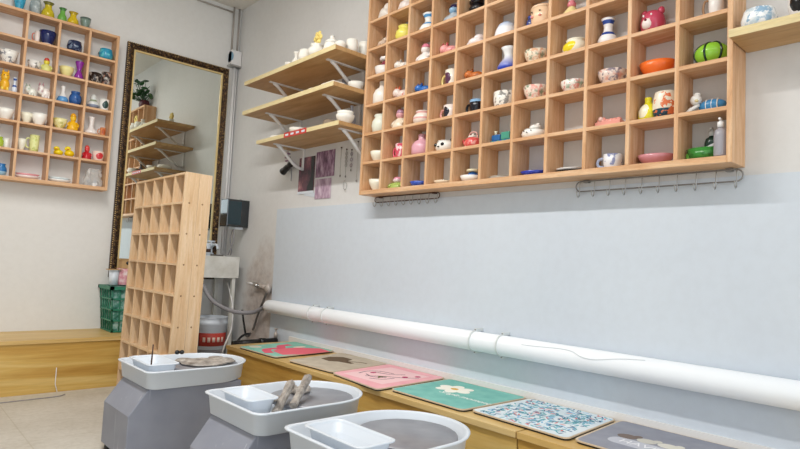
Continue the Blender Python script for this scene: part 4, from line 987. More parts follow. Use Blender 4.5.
# white wall pipe
t = empty('wall_pipe', (-.062, -.93, .615), 'thick white pipe running low along the side wall above the bench', 'pipe')
MB().lathe([(0, 0), (.6, .0), (.92, .006), (1, .014), (1, 1)], .051, 5.4, seg=32, axis='y').build('pipe', M['pvc'], t)
t.rotation_euler = (PI*0, 0, PI)
M['clip'] = new_mat('clip plastic', 'D4D8D6', .35)
def clip(y, label):
    c = empty('pipe_clip', (-.062, y, .615), label, 'pipe clip')
    pts = [(.0535*math.cos(a), 0, .0535*math.sin(a)) for a in [2*PI*i/28 for i in range(28)]]
    MB().tube(pts, .0042, 6, closed=True).build('ring', M['clip'], c)
    for s in (-1, 1):
        MB().box(.0, .0535, -.007, .007, s*.058-.007, s*.058+.007).build('tab', M['clip'], c)
        MB().ball((-.003, 0, s*.058), .0045, 8).build('screw', M['darksteel'], c)
clip(-1.601, 'white pipe clip, leftmost of the far pair')
clip(-1.775, 'white pipe clip, right one of the far pair')
clip(-3.123, 'white pipe clip, left one of the near pair')
clip(-3.301, 'white pipe clip, rightmost of the near pair')
cab = [(y, th) for y, th in ((-3.45, .55), (-3.55, .62), (-3.66, .75), (-3.72, .68), (-3.77, .33), (-3.82, .25), (-3.87, .38), (-3.95, .7), (-4.05, .95))]
tag(MB().tube(smooth_path([(-.062-.0528*math.cos(th), y, .615+.0528*math.sin(th)) for y, th in cab], 6), .0016, 6).build('thin_cable', new_mat('pale cable sheath', 'D9DDE0', .5)), 'thin white cable wavering along the front of the thick pipe', 'cable')

# valve
t = empty('valve', (-.03, -.78, .75), 'corroded water valve with short pipes on the stained side wall', 'valve')
vm = new_mat('corroded brass', 'B8AEA6', .5, .3)
MB().tube([(0, .13, .022), (0, -.09, .004)], .02, 10).build('body', vm, t)
MB().ball((0, -.1, 0), (.028, .036, .042), 12).build('joint', vm, t)
MB().tube([(0, .13, .022), (-.045, .13, .03)], .009, 8).tube([(-.045, .16, .03), (-.045, .1, .03)], .007, 8).build('handle', M['white_paint'], t)
MB().tube([(0, .02, .014), (-.035, .02, .02)], .01, 8).ball((-.038, .02, .02), .014, 10).build('handle', M['steel'], t)
MB().tube(smooth_path([(0, -.1, -.01), (-.004, -.06, -.09), (0, .02, -.2), (.0, .1, -.36)]), .01, 8).build('down_pipe', M['darksteel'], t)
MB().tube([(.028, -.1, 0), (0, -.1, 0)], .012, 8).build('wall_stub', vm, t)

# bucket
t = empty('paint_bucket', (-.225, -.29, 0), 'white plastic bucket with a red printed label under the sink', 'bucket')
MB().lathe([(0, 0), (.44, 0), (.45, .02), (.495, .86), (.515, .87), (.515, .92), (.5, .925), (.5, .985), (.515, .99), (.515, 1), (.485, 1), (.47, .9), (.42, .05), (0, .04)], .275, .47, seg=36).build('body', M['white_plastic'], t)
def band(z0, z1, a0, a1, r0, r1, n=16):
    rings = []
    for i in range(n+1):
        a = a0+(a1-a0)*i/n
        rings.append([(r0*math.cos(a), r0*math.sin(a), z0), (r1*math.cos(a), r1*math.sin(a), z1), ((r1+.0012)*math.cos(a), (r1+.0012)*math.sin(a), z1), ((r0+.0012)*math.cos(a), (r0+.0012)*math.sin(a), z0)])
    return MB().loft(rings)
band(.23, .34, -2.75, -.7, .1316, .1346).build('red_label', M['red'], t)
for i in range(5):
    a = -2.45+.3*i
    band(.265, .305, a, a+.17, .1340, .1350, 4).build('pale_mark', new_mat('pale print', 'F0D8C8', .5), t)
band(.15, .2, -2.75, -.9, .1292, .1306).build('grey_label', M['hose'], t)
band(.10, .145, -2.75, -.9, .1278, .1291).build('red_label', M['red'], t)
t.children[0]

# dark pipes and clutter behind the bench end
t = empty('waste_pipe', (0, 0, 0), 'black waste pipe running low from the bucket to the side wall', 'pipe')
MB().tube([(-.42, -1.10, .35), (-.05, -1.10, .355)], .024, 12).build('pipe', M['black'], t)
MB().tube([(-.36, -1.10, .37), (-.36, -1.10, .04)], .022, 12).build('down_pipe', M['black'], t)
MB().lathe([(1, 0), (1, 1)], .03, .05, (-.2, -1.10, .352), 14, axis='x').build('collar', M['black'], t)
tag(MB().tube(smooth_path([(-.1, -.6, .55), (-.13, -.75, .36), (-.2, -.95, .4), (-.33, -1.03, .38), (-.4, -1.0, .2), (-.42, -.98, .02)]), .009, 8).build('cable', M['black']), 'black cable looping down behind the end of the bench', 'cable')
tag(MB().tube(smooth_path([(-.11, -.30, .78), (-.13, -.47, .6), (-.16, -.55, .4), (-.24, -.6, .25), (-.3, -.6, .02)]), .007, 8).build('cable', M['white_paint']), 'pale thin hose hanging beside the sink leg', 'hose')
t = empty('tool_bottle', (-.06, -1.10, .3805), 'small grey stopcock standing where the black pipe meets the wall', 'valve')
MB().lathe([(0, 0), (.5, 0), (.5, .5), (.25, .6), (.25, .9), (.5, .92), (.5, 1), (0, 1)], .03, .07, seg=12).build('stopcock', vm, t)

# ------------------------------------------------------------ crate and boxes on the back bench
def crate():
    t = empty('plastic_crate', (-.885, -.18, .3662), 'green plastic lattice crate on the bench, left of the standing rack', 'crate')
    inner = new_mat('translucent green plastic', '4E8A7E', .5)
    n = noise(inner, coords(inner), 26, 3); setcol(inner, ramp(inner, n, [(.35, '1F5A48'), (.5, '4C8B7C'), (.65, '9DBBB4')]))
    hb, ht, H = (.15, .135), (.178, .155), .365
    def ring(u, e=0): return (hb[0]+(ht[0]-hb[0])*u+e, hb[1]+(ht[1]-hb[1])*u+e)
    a, b_ = ring(0, -.006), ring(1, -.006)
    MB().loft([[(-a[0], -a[1], .004), (a[0], -a[1], .004), (a[0], a[1], .004), (-a[0], a[1], .004)],
               [(-b_[0], -b_[1], H-.01), (b_[0], -b_[1], H-.01), (b_[0], b_[1], H-.01), (-b_[0], b_[1], H-.01)]], smooth=False).build('inner_wall', inner, t)
    mb = MB()
    for k in range(5):
        u = k/4; x, y = ring(u); z = .008+u*(H-.03)
        r = .006 if k < 4 else .013
        for p, q in (((-x, -y), (x, -y)), ((x, -y), (x, y)), ((x, y), (-x, y)), ((-x, y), (-x, -y))):
            mb.box(min(p[0], q[0])-r, max(p[0], q[0])+r, min(p[1], q[1])-r, max(p[1], q[1])+r, z-r, z+r)
    (x0, y0), (x1, y1) = ring(0), ring(1)
    for k in range(7):
        s = -1+2*k/6
        mb.tube([(s*x0, -y0, .004), (s*x1, -y1, H-.01)], .005, 4); mb.tube([(s*x0, y0, .004), (s*x1, y1, H-.01)], .005, 4)
    for k in range(6):
        s = -1+2*k/5
        mb.tube([(-x0, s*y0, .004), (-x1, s*y1, H-.01)], .005, 4); mb.tube([(x0, s*y0, .004), (x1, s*y1, H-.01)], .005, 4)
    mb.build('lattice', M['green'], t)
    return t
crate()
zc = .3662+.365+.0005
t = empty('plastic_jar', (-1.03, -.235, zc), 'white plastic tub standing on the green crate', 'tub')
MB().lathe([(0, 0), (.46, 0), (.5, .9), (0, .9)], .072, .115, seg=24).build('body', M['white_plastic'], t)
MB().lathe([(0, 0), (.53, 0), (.53, 1), (0, 1)], .072, .012, (0, 0, .104), 24).build('lid', M['white_plastic'], t)
t = empty('pink_bag', (-.925, -.2, zc), 'pink and white printed package on the green crate', 'package')
pk = new_mat('pink printed film', 'E0A8AE', .4); n = noise(pk, coords(pk), 22, 2); setcol(pk, ramp(pk, n, [(.4, 'D98C98'), (.55, 'E9BCC0'), (.7, 'F3E4E2')]))
MB().loft([rr_ for rr_ in [[(px, py, z) for px, py in rrect(-.07*s_, .07*s_, -.05*s_, .05*s_, .02)] for z, s_ in ((0, .95), (.02, 1), (.115, 1), (.128, .9))]], smooth=False).build('package', pk, t)
t = empty('cardboard_box', (-.905, -.2, zc+.1286), 'small open cardboard box on top of the pink package', 'box')
MB().box(-.075, .07, -.045, .045, 0, .075).build('carton', M['cardboard'], t, bevel=.002)
for s in (-.03, .025):
    MB().lathe([(0, 0), (1, 0), (1, 1), (0, 1)], .014, .002, (s, -.0474, .045), 14, axis='y').build('hole', M['black'], t)
MB().box(-.08, -.005, -.05, .04, .077, .08, Matrix.Rotation(-.1, 4, 'Y')).build('flap', M['cardboard'], t)
tag(MB().box(-.045, .045, -.04, .04, 0, .006, Matrix.Rotation(.3, 4, 'Z')).build('card_piece', M['cardboard'], loc=(-1.03, -.235, zc+.1165)), 'piece of cardboard lying on the white tub', 'cardboard')

# ------------------------------------------------------------ papers and hanging things
def paper(name, y0, y1, z0, z1, mat, label):
    t = empty(name, (-.003, (y0+y1)/2, z0), label, 'picture')
    w = abs(y1-y0)/2; h = z1-z0
    MB().box(-.0015, 0, -w, w, 0, h).build('print', mat, t)
    return t, w, h
pm = new_mat('maroon photo print', '6A3A44', .35)
n = noise(pm, coords(pm), 9, 4, .6); setcol(pm, ramp(pm, n, [(.35, '3A2230'), (.5, '6E3848'), (.62, 'A86A72'), (.72, 'C99A98')]))
t, w, h = paper('photo_print', -1.205, -1.425, 1.525, 1.80, pm, 'dark maroon photograph print with a black figure shape, pinned under the lowest shelf')
blob = [(-.02, .0), (-.085, .0), (-.085, .27), (-.04, .27), (-.035, .2), (-.05, .14), (-.03, .08), (.0, .04), (.01, .0)]
MB().add([(-.0022, y-.02, z+.004) for y, z in blob]+[(-.0016, y-.02, z+.004) for y, z in blob],
         [tuple(range(9)), tuple(range(9, 18))[::-1]]+[(i, (i+1) % 9, 9+(i+1) % 9, 9+i) for i in range(9)]).build('dark_shape', M['black'], t)
MB().box(-.0035, -.0005, -w, w, -.014, .006).build('white_margin', M['white_plastic'], t)
def crowd(seed, a, b_, c):
    m = new_mat('violet photo print', a, .4)
    n = noise(m, coords(m, 'Object', (1, 1.6, .5)), 22, 4, .6)
    setcol(m, ramp(m, n, [(.35, a), (.5, b_), (.66, c)]))
    return m
t, w, h = paper('photo_print', -1.44, -1.68, 1.625, 1.822, crowd(1, '4E3048', '8A6480', 'BFA6B8'), 'upper violet photograph print with thin upright streaks')
t, w, h = paper('photo_print', -1.445, -1.65, 1.462, 1.612, crowd(2, '8A6A82', 'B79AAF', 'D6C4D0'), 'paler violet photograph print, pinned directly below another one')
t = empty('photo_corner', (-.003, -1.36, 1.49), 'white paper corner sticking out under the maroon print', 'paper')
MB().prism([(0, 0), (0, 0)], 0, 0) if False else MB().box(-.001, 0, -.08, .06, 0, .03, Matrix.Rotation(.15, 4, 'X')).build('paper', M['white_plastic'], t)

t = empty('hanging_clamp_lamp', (-.05, -1.12, 1.865), 'black clip lamp hanging by a pale strap from the lowest shelf', 'clip lamp')
MB().tube([(0, .03, -.002), (0, .01, -.09)], .008, 6).build('strap', new_mat('pale strap', 'D8CCD4', .6), t)
for i in range(3):
    MB().box(-.01, .01, -.0-.005*i, .06-.008*i, -.03-.028*i, -.02-.028*i).build('strap_tag', new_mat('mauve tag', '8C6C86', .6), t)
MB().ball((0, -.02, -.115), (.02, .034, .028), 12).build('hinge', M['black'], t)
MB().tube(smooth_path([(0, -.03, -.115), (-.0, .03, -.14), (-.0, .085, -.165)]), [.022]*5+[.026]*5+[.03]*3, 12).build('lamp_head', M['black'], t)
MB().tube([(.0, -.03, -.12), (.0, -.05, -.2), (.0, -.05, -.25)], .004, 6).build('cord', M['hose'], t)

def string(y, ztop, n, dz, label, mt, long_=.16):
    t = empty('hanging_chain', (-.012, y, ztop), label, 'hanging ornament')
    MB().ball((0, 0, 0), .006, 8).build('pin', M['brown'], t)
    MB().tube([(0, 0, 0), (.0, 0, -long_)], .0016, 6).build('string', M['steel'], t)
    for i in range(n):
        pts = [(0, .012*math.cos(a), -.03-dz*i+.012*math.sin(a)) for a in [2*PI*k/14 for k in range(14)]]
        MB().tube(pts, .0022, 6, closed=True).build('ring', mt, t)
    MB().ball((0, 0, -long_-.006), (.005, .005, .009), 8).build('weight', M['darksteel'], t)
string(-1.765, 1.82, 0, .03, 'thin string on a pin right of the violet prints', M['steel'], .2)
string(-1.83, 1.80, 4, .028, 'chain of small metal rings hanging beside the thin string', M['steel'], .19)
string(-1.89, 1.79, 3, .04, 'chain of mauve rings hanging second from the cubby', new_mat('mauve ring', '9C8A98', .4, .3), .14)
string(-1.96, 1.84, 0, .03, 'long cord with two dark beads hanging closest to the cubby', M['steel'], .27)
t = empty('wire_hook', (-.012, -1.83, 1.54), 'loose wire hook loop hanging lowest on the wall beside the prints', 'hook')
MB().tube(smooth_path([(0, 0, .04), (0, .016, .02), (0, .012, -.02), (0, -.01, -.03), (0, -.02, 0), (0, -.012, .02)]), .0022, 6).build('loop', M['steel'], t)

# ------------------------------------------------------------ hook racks
def hook_rack(y0, y1, z0, z1, n, label, mt):
    t = empty('hook_rack', (-.03, y0, z1), label, 'hook rack')
    L = y1-y0; s = 1 if L > 0 else -1; r = (z1-z0)/2
    pts = [(0, s*r, 0), (0, L-s*r, 0)]
    for k in range(1, 8):
        a = PI/2-PI*k/8; pts.append((0, L-s*r+s*r*math.cos(a), -r+r*math.sin(a)))
    pts += [(0, L-s*r, -2*r), (0, s*r, -2*r)]
    for k in range(1, 8):
        a = -PI/2-PI*k/8; pts.append((0, s*r+s*r*math.cos(a), -r+r*math.sin(a)))
    MB().tube(pts, .0032, 8, closed=True).build('rail', mt, t)
    for i in range(n):
        y = s*(r*.9)+(L-s*1.8*r)*i/(n-1)
        p = [(0, y, .004), (-.004, y, -2*r-.005), (-.006, y, -2*r-.02), (-.016, y, -2*r-.028), (-.026, y, -2*r-.02), (-.028, y, -2*r-.008)]
        MB().tube(smooth_path(p, 3), .0024, 6).ball((-.028, y, -2*r-.006), .0042, 8).build('hook', M['steel'], t)
    for y in (s*.05, L-s*.05):
        MB().box(-.002, .021, y-.012, y+.012, -.006, .006).build('wall_mount', mt, t)
    return t
hook_rack(-3.675, -4.385, 1.381, 1.428, 10, 'steel hook rail under the right part of the large cubby', M['darksteel'])
hook_rack(-2.195, -2.785, 1.398, 1.433, 9, 'brownish wire hook rail under the left end of the large cubby', new_mat('rusty wire', '5E4438', .5, .5))

# ------------------------------------------------------------ potters' wheels
TRAY_Z = .44
def wheel(cy, rx, x_left, x_right, label, by0=-.15, bw=.178):
    t = empty('pottery_wheel', (rx, cy, 0), label, 'pottery wheel')
    hw = .185
    # casing with sloped end
    pr = [(-.345, .035), (-.345, .238), (-.262, .352), (.215, .352), (.215, .035)]
    vs = [(x, -hw, z) for x, z in pr]+[(x, hw, z) for x, z in pr]; k = len(pr)
    MB().add(vs, [tuple(range(k)), tuple(range(k, 2*k))[::-1]]+[(i, k+i, k+(i+1) % k, (i+1) % k) for i in range(k)]).build('casing', M['grey_case'], t, bevel=.004)
    for sx_ in (-.32, .18):
        for sy_ in (-.15, .15):
            MB().lathe([(0, 0), (.5, 0), (.4, 1), (0, 1)], .04, .0345, (sx_, sy_, 0), 12).build('foot', M['black'], t)
    # splash tray
    L0, L1, R = x_left-rx, x_right-rx, .226
    def outline(e, inset=0):
        p = rrect(L0+e, L1-e, -R+e, R-e, (R-e-.001, R-e-.001, .045, .045), 12)
        return p
    def ring(e, z): return [(x, y, z) for x, y in outline(e)]
    rings = [ring(.020, .3535), ring(.012, .357), ring(.004, TRAY_Z-.008), ring(-.006, TRAY_Z-.006), ring(-.008, TRAY_Z), ring(.002, TRAY_Z+.002), ring(.008, TRAY_Z-.004), ring(.018, .366), ring(.028, .362)]
    tr = MB().loft(rings, smooth=True).build('splash_tray', M['white_plastic'], t)
    # wheel head
    cx = L1-R+.02
    MB().lathe([(0, 0), (.98, 0), (1, .2), (1, .8), (.985, 1), (0, 1)], .18, .016, (cx, 0, .402), 48).build('wheel_head', M['wheel_head'], t)
    MB().lathe([(0, 0), (1, 0), (.8, 1), (0, 1)], .05, .04, (cx, 0, .3625), 20).build('spindle', M['black'], t)
    # small rectangular water bin hooked in the tray
    bx0, bx1, by = L0+.03, L0+bw, .15
    def br(e, z): return [(x, y, z) for x, y in rrect(bx0+e, bx1-e, by0+e, by-e, .03, 5)]
    MB().loft([br(.022, .3635), br(.008, .45), br(-.004, .455), br(-.005, .459), br(.002, .461), br(.006, .456), br(.022, .372), br(.03, .37)]).build('water_bin', M['white_plastic'], t)
    return t
w1 = wheel(-2.115, -1.18, -1.463, -.888, 'pottery wheel farthest from the camera, beside the standing rack')
w2 = wheel(-3.027, -1.115, -1.398, -.812, 'middle pottery wheel of the row, with clay covered tools in its tray', -.105, .16)
w3 = wheel(-3.645, -1.112, -1.397, -.832, 'pottery wheel nearest to the camera, with a bare grey wheel head')

# clay remains and tools
def lumpy(name, x, y, z, rx, ry, rz, label, seed):
    rnd = random.Random(seed); mb = MB()
    for i in range(9):
        a = rnd.uniform(0, 2*PI); d = rnd.uniform(.1, .75)
        mb.ball((rx*d*math.cos(a), ry*d*math.sin(a), rz*.35), (rx*.34, ry*.34, rz*rnd.uniform(.35, .8)), 8)
    mb.ball((0, 0, rz*.3), (rx*.8, ry*.8, rz*.45), 14)
    mb.v = [(p[0], p[1], max(p[2], 0)) for p in mb.v]
    o = mb.build(name, M['clay'], loc=(x, y, z))
    return tag(o, label, 'clay')
lumpy('clay_scraps', -1.09, -2.11, .4192, .16, .155, .025, 'wet clay scraps spread over the farthest wheel head', 2)
def stick(a, b_, w_, th, label, name='clay_tool'):
    a, b_ = Vector(a), Vector(b_); d = b_-a
    z = d.normalized(); y = Vector((0, 1, 0)); x = y.cross(z).normalized(); y = z.cross(x)
    m = Matrix((x, y, z)).transposed().to_4x4(); m.translation = a
    rnd = random.Random(len(label)); mb = MB(); rings = []
    for k in range(7):
        u = k/6; f = rnd.uniform(.85, 1.12)
        rings.append([tuple(m @ Vector((th*cx*f, w_*cy*f, d.length*u))) for cx, cy in ((-.5, -.4), (0, -.52), (.5, -.4), (.5, .4), (0, .52), (-.5, .4))])
    mb.loft(rings, smooth=False)
    return tag(mb.build(name, M['clay']), label, 'tool')
stick((-1.262, -3.15, .405), (-1.138, -3.05, .49), .03, .026, 'broad clay covered wooden tool, left of the two leaning in the middle tray')
stick((-1.185, -3.15, .425), (-1.035, -3.02, .50), .03, .024, 'clay covered wooden tool, right of the two leaning in the middle tray')
lumpy('clay_lump', -1.03, -2.95, .4192, .06, .05, .03, 'flat clay lump on the middle wheel head behind the leaning tools', 5)
lumpy('clay_lump', -1.19, -3.03, .4192, .03, .025, .02, 'small clay lump low beside the bin in the middle tray', 8)
t = empty('thin_tool', (-1.385, -2.15, .372), 'thin dark tool standing upright in the bin of the farthest wheel', 'tool')
MB().tube([(0, 0, 0), (.002, -.005, .17)], [.0045, .0035], 8).build('rod', M['brown'], t)
MB().lathe([(.5, 0), (.5, 1)], .012, .03, (0, 0, .0), 10).build('grip', M['black'], t)
t = empty('sponge_knob', (-1.205, -2.02, .4595), 'small black knob tool on the rim between bin and wheel', 'tool')
MB().ball((0, 0, .013), (.014, .012, .012), 10).build('left_lobe', M['black'], t)
MB().ball((.026, .0, .012), (.013, .012, .012), 10).build('right_lobe', M['black'], t)
MB().tube([(0, 0, .012), (.026, 0, .012)], .005, 6).build('bar', M['black'], t)

# ------------------------------------------------------------ mats
def mat_poly(P, r=.035):
    P = [Vector(p) for p in P]; n = len(P); out = []
    for i in range(n):
        a, b_, c = P[i-1], P[i], P[(i+1) % n]
        p0 = b_+(a-b_).normalized()*r; p1 = b_+(c-b_).normalized()*r
        for k in range(7):
            u = k/6; out.append(tuple((1-u)**2*p0+2*u*(1-u)*b_+u*u*p1))
    return out
def seat_mat(P, label, top, z0=.3662, tilt=0):
    cx = sum(p[0] for p in P)/4; cy = sum(p[1] for p in P)/4
    t = empty('floor_mat', (cx, cy, z0), label, 'mat')
    t.rotation_euler = (0, 0, 0)
    P = [(p[0]-cx, p[1]-cy) for p in P]
    S_ = [(p[0]*.985, p[1]*.985) for p in P]
    MB().prism(mat_poly(S_), .0003, .007).build('backing', M['black'], t)
    MB().prism(mat_poly(P), .0072, .0122).build('edging', new_mat('beige edging', 'CDBBA2', .8), t)
    I = [(p[0]*.972, p[1]*.972) for p in P]
    MB().prism(mat_poly(I, .03), .0118, .0128).build('top_fabric', top, t)
    return t, P
def fabric(c, c2=None):
    m = new_mat('printed fabric', c, .85, 0, .15)
    if c2:
        n = noise(m, coords(m), 12, 4); setcol(m, ramp(m, n, [(.35, c), (.65, c2)]))
    return m
def flat(t, name, pts, col, z=.0132, mat=None):
    """thin printed shape on a mat"""
    MB().prism(pts, z-.0005, z).build(name, mat or fabric(col), t)
def ell(cx, cy, rx, ry, a=0, n=18):
    ca, sa = math.cos(a), math.sin(a)
    return [(cx+rx*math.cos(q)*ca-ry*math.sin(q)*sa, cy+rx*math.cos(q)*sa+ry*math.sin(q)*ca) for q in [2*PI*i/n for i in range(n)]]
def stroke(t, name, pts, w_, col, z=.0132):
    pts = smooth_path([(p[0], p[1], 0) for p in pts], 5); L_, R_ = [], []
    for i, p in enumerate(pts):
        d = (pts[min(i+1, len(pts)-1)]-pts[max(i-1, 0)]).normalized(); nn = Vector((-d.y, d.x, 0))*w_/2
        L_.append(p+nn); R_.append(p-nn)
    mb = MB()
    n = len(pts)
    mb.add([(q.x, q.y, z) for q in L_+R_]+[(q.x, q.y, z-.0005) for q in L_+R_],
           [(i, i+1, n+i+1, n+i) for i in range(n-1)]+[(2*n+i, 3*n+i, 3*n+i+1, 2*n+i+1) for i in range(n-1)]+[(i, 2*n+i, 2*n+i+1, i+1) for i in range(n-1)]+[(n+i, n+i+1, 3*n+i+1, 3*n+i) for i in range(n-1)])
    mb.build(name, fabric(col), t)

# 1 teal with pink bird shape
t, P = seat_mat([(-.530, -1.40), (-.520, -1.88), (-.018, -1.83), (-.03, -1.33)], 'teal mat with coral pink shapes, farthest on the side bench', fabric('86BFAE', '98CBBA'))
flat(t, 'printed_pink_body', [(-.16, -.22), (-.02, -.26), (.2, -.24), (.22, -.1), (.1, 0), (-.05, .02), (-.14, -.06)], 'E8707E')
stroke(t, 'printed_pink_neck', [(-.2, -.12), (-.14, .02), (-.02, .04), (.03, .12), (.12, .14)], .06, 'E2657A')
flat(t, 'printed_cream_shape', ell(.12, .02, .05, .03), 'E8DCCB', .0136)
flat(t, 'printed_cream_shape', ell(-.15, .16, .04, .05), 'D8D3C2')
# 2 beige
t, P = seat_mat([(-.510, -2.01), (-.490, -2.455), (-.022, -2.395), (-.022, -1.92)], 'plain beige mat with a small dark brown motif', fabric('B9AD9B', 'C6BBA9'))
flat(t, 'printed_brown_motif', [(-.03, .14), (.06, .17), (.13, .12), (.13, .02), (.06, -.02), (.05, -.1), (.02, -.1), (-.0, .0), (-.04, .04)], '6B5A48')
stroke(t, 'printed_brown_stroke', [(.05, -.02), (.1, -.08), (.12, -.14)], .014, '6B5A48')
# 3 pink
t, P = seat_mat([(-.505, -2.465), (-.56, -2.925), (-.022, -2.89), (-.022, -2.405)], 'pink bordered mat with dark branch drawing', fabric('E9A9B1', 'EDB4BA'))
flat(t, 'printed_pale_field', [(p[0]*.78, p[1]*.78) for p in [(-.235, .205), (-.235, -.225), (.235, -.205), (.235, .215)]], 'EFC9CB')
for pts in ([(-.1, .12), (-.02, .14), (.04, .1), (.06, .0)], [(-.12, .04), (-.04, -.02), (.02, -.1), (.1, -.16)], [(.0, .1), (.03, 0), (.1, -.05)], [(-.14, -.02), (-.1, -.08), (-.02, -.09)], [(-.08, .08), (-.1, .0), (-.05, -.06)]):
    stroke(t, 'printed_branch', pts, .007, '6B4A58', .0137)
for a, b_ in ((-.02, .09), (.05, -.1), (.12, -.13)):
    flat(t, 'printed_flower', ell(a, b_, .018, .016), 'B8406A', .0141)
for i in range(5):
    a = i*.5-1
    flat(t, 'printed_leaf', ell(-.06+.025*math.sin(a), -.05+.03*math.cos(a), .005, .022, a), '7A7A52', .0141)
# 4 teal with flower and script
t, P = seat_mat([(-.495, -2.945), (-.498, -3.43), (-.022, -3.44), (-.022, -2.92)], 'teal mat with a large white flower and white script', fabric('74B5AC', '86C2B8'))
for i in range(6):
    a = i*PI/3+.3
    flat(t, 'printed_petal', ell(.05+.045*math.cos(a), .06+.062*math.sin(a), .045, .034, a), 'F3F1E6', .0132+.0001*i)
flat(t, 'printed_flower_centre', ell(.05, .06, .018, .022), 'D8A93C', .0142)
mt_ = Matrix.Translation((-.05, -.09, .0134)) @ Matrix.Rotation(-PI/2, 4, 'Z')
text_mesh('printed_script', 'Single moment', .052, fabric('F1F5EE'), t, mt_, .4)
# 5 leaf print
t, P = seat_mat([(-.465, -3.445), (-.48, -3.935), (-.022, -3.90), (-.022, -3.455)], 'pale mat densely printed with blue and coral leaves', fabric('DDE6EA', 'D0DDE4'), .3662)
rnd = random.Random(11)
for name, col, num in (('printed_navy_leaves', '4A6E92', 150), ('printed_teal_leaves', '6FAEB8', 170), ('printed_sky_leaves', '8DBBD8', 130), ('printed_coral_leaves', 'E08482', 46)):
    mb = MB()
    for i in range(num):
        x, y = rnd.uniform(-.205, .205), rnd.uniform(-.205, .2)
        mb.prism(ell(x, y, .014, .0042, rnd.uniform(0, PI), 8), .0128+.00002, .0132+.0001*(num % 3))
    mb.build(name, fabric(col), t)
# 6 grey with cats and lettering
t, P = seat_mat([(-.465, -3.95), (-.470, -4.66), (-.03, -4.64), (-.022, -3.915)], 'grey mat with white lettering on a pale band and small animals', fabric('8F929E', '989BA6'))
flat(t, 'printed_pale_band', [(x, y) for x, y in rrect(-.12, -.03, -.2, .27, .04)], 'BFC2CC')
mt_ = Matrix.Translation((-.075, .05, .0137)) @ Matrix.Rotation(-PI/2, 4, 'Z')
text_mesh('printed_lettering', 'HAVE A NICE', .06, fabric('E9EAEE'), t, mt_)
for (a, b_, c, col) in ((.0, .235, .038, '7B6F69'), (.0, .16, .036, 'C6C4BC'), (.005, .08, .04, 'D8D6CC'), (.0, 0.0, .04, '5C5C60'), (.0, -.08, .038, '6E6C6C'), (.0, -.16, .036, 'C9C8C0')):
    flat(t, 'printed_animal', ell(a, b_, .032, c), col, .0137)
    flat(t, 'printed_animal_head', ell(a+.024, b_-.03, .02, .017), col, .0141)

# ------------------------------------------------------------ plant on top of the large cubby (seen in the mirror)
t = empty('potted_plant', (-.074, -2.40, 1.4552+7*.1885+.0125), 'leafy green plant in a dark pot on top of the cubby, seen in the mirror', 'plant')
MB().lathe(PR['pot'], .13, .1, seg=20).build('pot', new_mat('dark red pot', '5A2630', .4), t)
rnd = random.Random(4); mb = MB(); st = MB()
for i in range(46):
    a = rnd.uniform(0, 2*PI); el_ = rnd.uniform(.1, 1.3); L_ = rnd.uniform(.1, .3)
    d = Vector((math.cos(a)*math.cos(el_), math.sin(a)*math.cos(el_), math.sin(el_)))
    if d.x*L_ > .05: d.x = -d.x
    c = Vector((0, 0, .09))+d*L_
    if c.z > .5: c.z = .5
    rt = Euler((rnd.uniform(-1, 1), rnd.uniform(-1, 1), rnd.uniform(0, 6))).to_matrix()
    mb.ball(tuple(c), (.042, .026, .004), 8, rot=rt)
    st.tube([(0, 0, .07), tuple(c)], .0025, 4)
lf = new_mat('dark green leaf', '2F5B34', .4)
mb.build('foliage', lf, t); st.build('stems', lf, t)

# ------------------------------------------------------------ floor bits
tag(MB().tube(smooth_path([(-1.40, -.645, .006), (-1.46, -.69, .006), (-1.62, -.70, .006), (-1.9, -.72, .006), (-2.3, -.8, .006)]), .0032, 6).build('floor_cable', M['hose']), 'grey cable lying on the floor in front of the back bench', 'cable')
tag(MB().tube([(-1.44, -.5335, .17), (-1.44, -.5335, .06), (-1.43, -.56, .008)], .003, 6).build('white_cord', M['white_paint']), 'short white cord hanging down the front of the back bench', 'cord')

# ------------------------------------------------------------ lamps in the ceiling
def tube_lamp(x, y0, y1, label, e):
    t = empty('ceiling_light', (x, (y0+y1)/2, CEIL-.001), label, 'ceiling light')
    L_ = (y1-y0)/2
    MB().box(-.04, .04, -L_, L_, -.03, 0).build('housing', M['white_paint'], t, bevel=.003)
    la = bpy.data.lights.new('lamp', 'AREA'); la.shape = 'RECTANGLE'; la.size = .12; la.size_y = abs(y1-y0)-.05
    la.energy = e; la.color = (1, .98, .955)
    o = bpy.data.objects.new('lamp', la); C.objects.link(o); o.location = (0, 0, -.035); o.parent = t
tube_lamp(-1.95, -3.9, -1.7, 'long white ceiling light, the far one of two in line', 70)
tube_lamp(-1.95, -6.6, -4.4, 'long white ceiling light, the near one of two in line', 9)
# daylight from the glazed shop front behind the camera
w = bpy.data.worlds.new('daylight'); sc.world = w; w.use_nodes = True
bg = w.node_tree.nodes['Background']; bg.inputs[0].default_value = (.86, .93, 1, 1); bg.inputs[1].default_value = 1.15
la = bpy.data.lights.new('daylight', 'AREA'); la.shape = 'RECTANGLE'; la.size = 4.6; la.size_y = 2.4; la.energy = 62; la.color = (.82, .91, 1)
o = bpy.data.objects.new('daylight_shop_front', la); C.objects.link(o); o.location = (-2.6, -9.1, 1.6); o.rotation_euler = (PI/2, 0, 0)

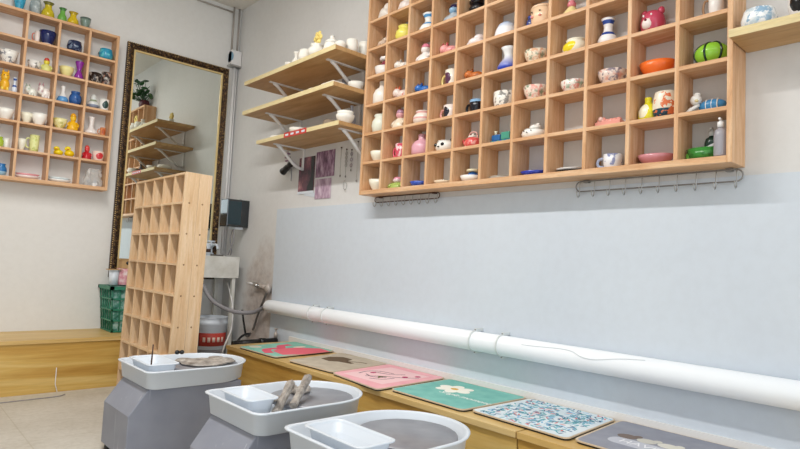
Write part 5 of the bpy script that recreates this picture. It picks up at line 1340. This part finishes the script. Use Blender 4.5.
GR = {'storage_bench': 'plywood benches along the walls', 'wall_shelf': 'wooden wall shelves', 'cubby_shelf': 'wall hung cubbies',
      'pottery_wheel': 'pottery wheels in a row', 'pipe_clip': 'clips on the thick white pipe', 'faucet': 'faucets on the sink',
      'hook_rack': 'hook rails under the large cubby', 'ceiling_light': 'ceiling lights', 'floor_mat': 'mats on the side bench',
      'clay_tool': 'clay covered tools', 'photo_print': 'photograph prints under the shelves', 'hanging_chain': 'hanging chains and strings',
      'supply_hose': 'hoses below the black box', 'pump_bottle': 'bottles in the lower right cell', 'wood_piece': 'small brown pieces on the lowest shelf',
      'clay_tray': 'clay slabs on the middle shelf'}
for o in list(C.objects):
    if o.parent is None and 'label' in o and 'group' not in o:
        k = o.name.split('.')[0]
        if k in GR: o['group'] = GR[k]

la = bpy.data.lights.new('daylight', 'AREA'); la.shape = 'RECTANGLE'; la.size = 3.4; la.size_y = 1.7; la.energy = 22; la.color = (.88, .94, 1)  # added side fill tinted like daylight; the left wall has no window
o = bpy.data.objects.new('added_side_fill', la); C.objects.link(o); o.location = (-5.15, -4.6, 1.7); o.rotation_euler = (0, -PI/2, 0)
# ------------------------------------------------------------ camera
yaw, pitch, roll, focal, cx_, cy_ = 0.73824, 0.06859, 0.04851, 579.660, -2.4677, -5.1317
cam = bpy.data.cameras.new('camera'); co = bpy.data.objects.new('camera', cam); C.objects.link(co)
fw = Vector((math.sin(yaw)*math.cos(pitch), math.cos(yaw)*math.cos(pitch), math.sin(pitch)))
r_ = Vector((math.cos(yaw), -math.sin(yaw), 0)); u_ = r_.cross(fw)
c_, s_ = math.cos(roll), math.sin(roll)
r2 = r_*c_+u_*s_; u2 = u_*c_-r_*s_
mw = Matrix((r2, u2, -fw)).transposed().to_4x4(); mw.translation = (cx_, cy_, 1.0)
co.matrix_world = mw
cam.sensor_width = 36; cam.lens = 36*focal/800; cam.clip_start = .05
sc.camera = co
sc.view_settings.view_transform = 'Standard'; sc.view_settings.look = 'None'
sc.view_settings.exposure = .16; sc.view_settings.gamma = 1; sc.view_settings.use_curve_mapping = False
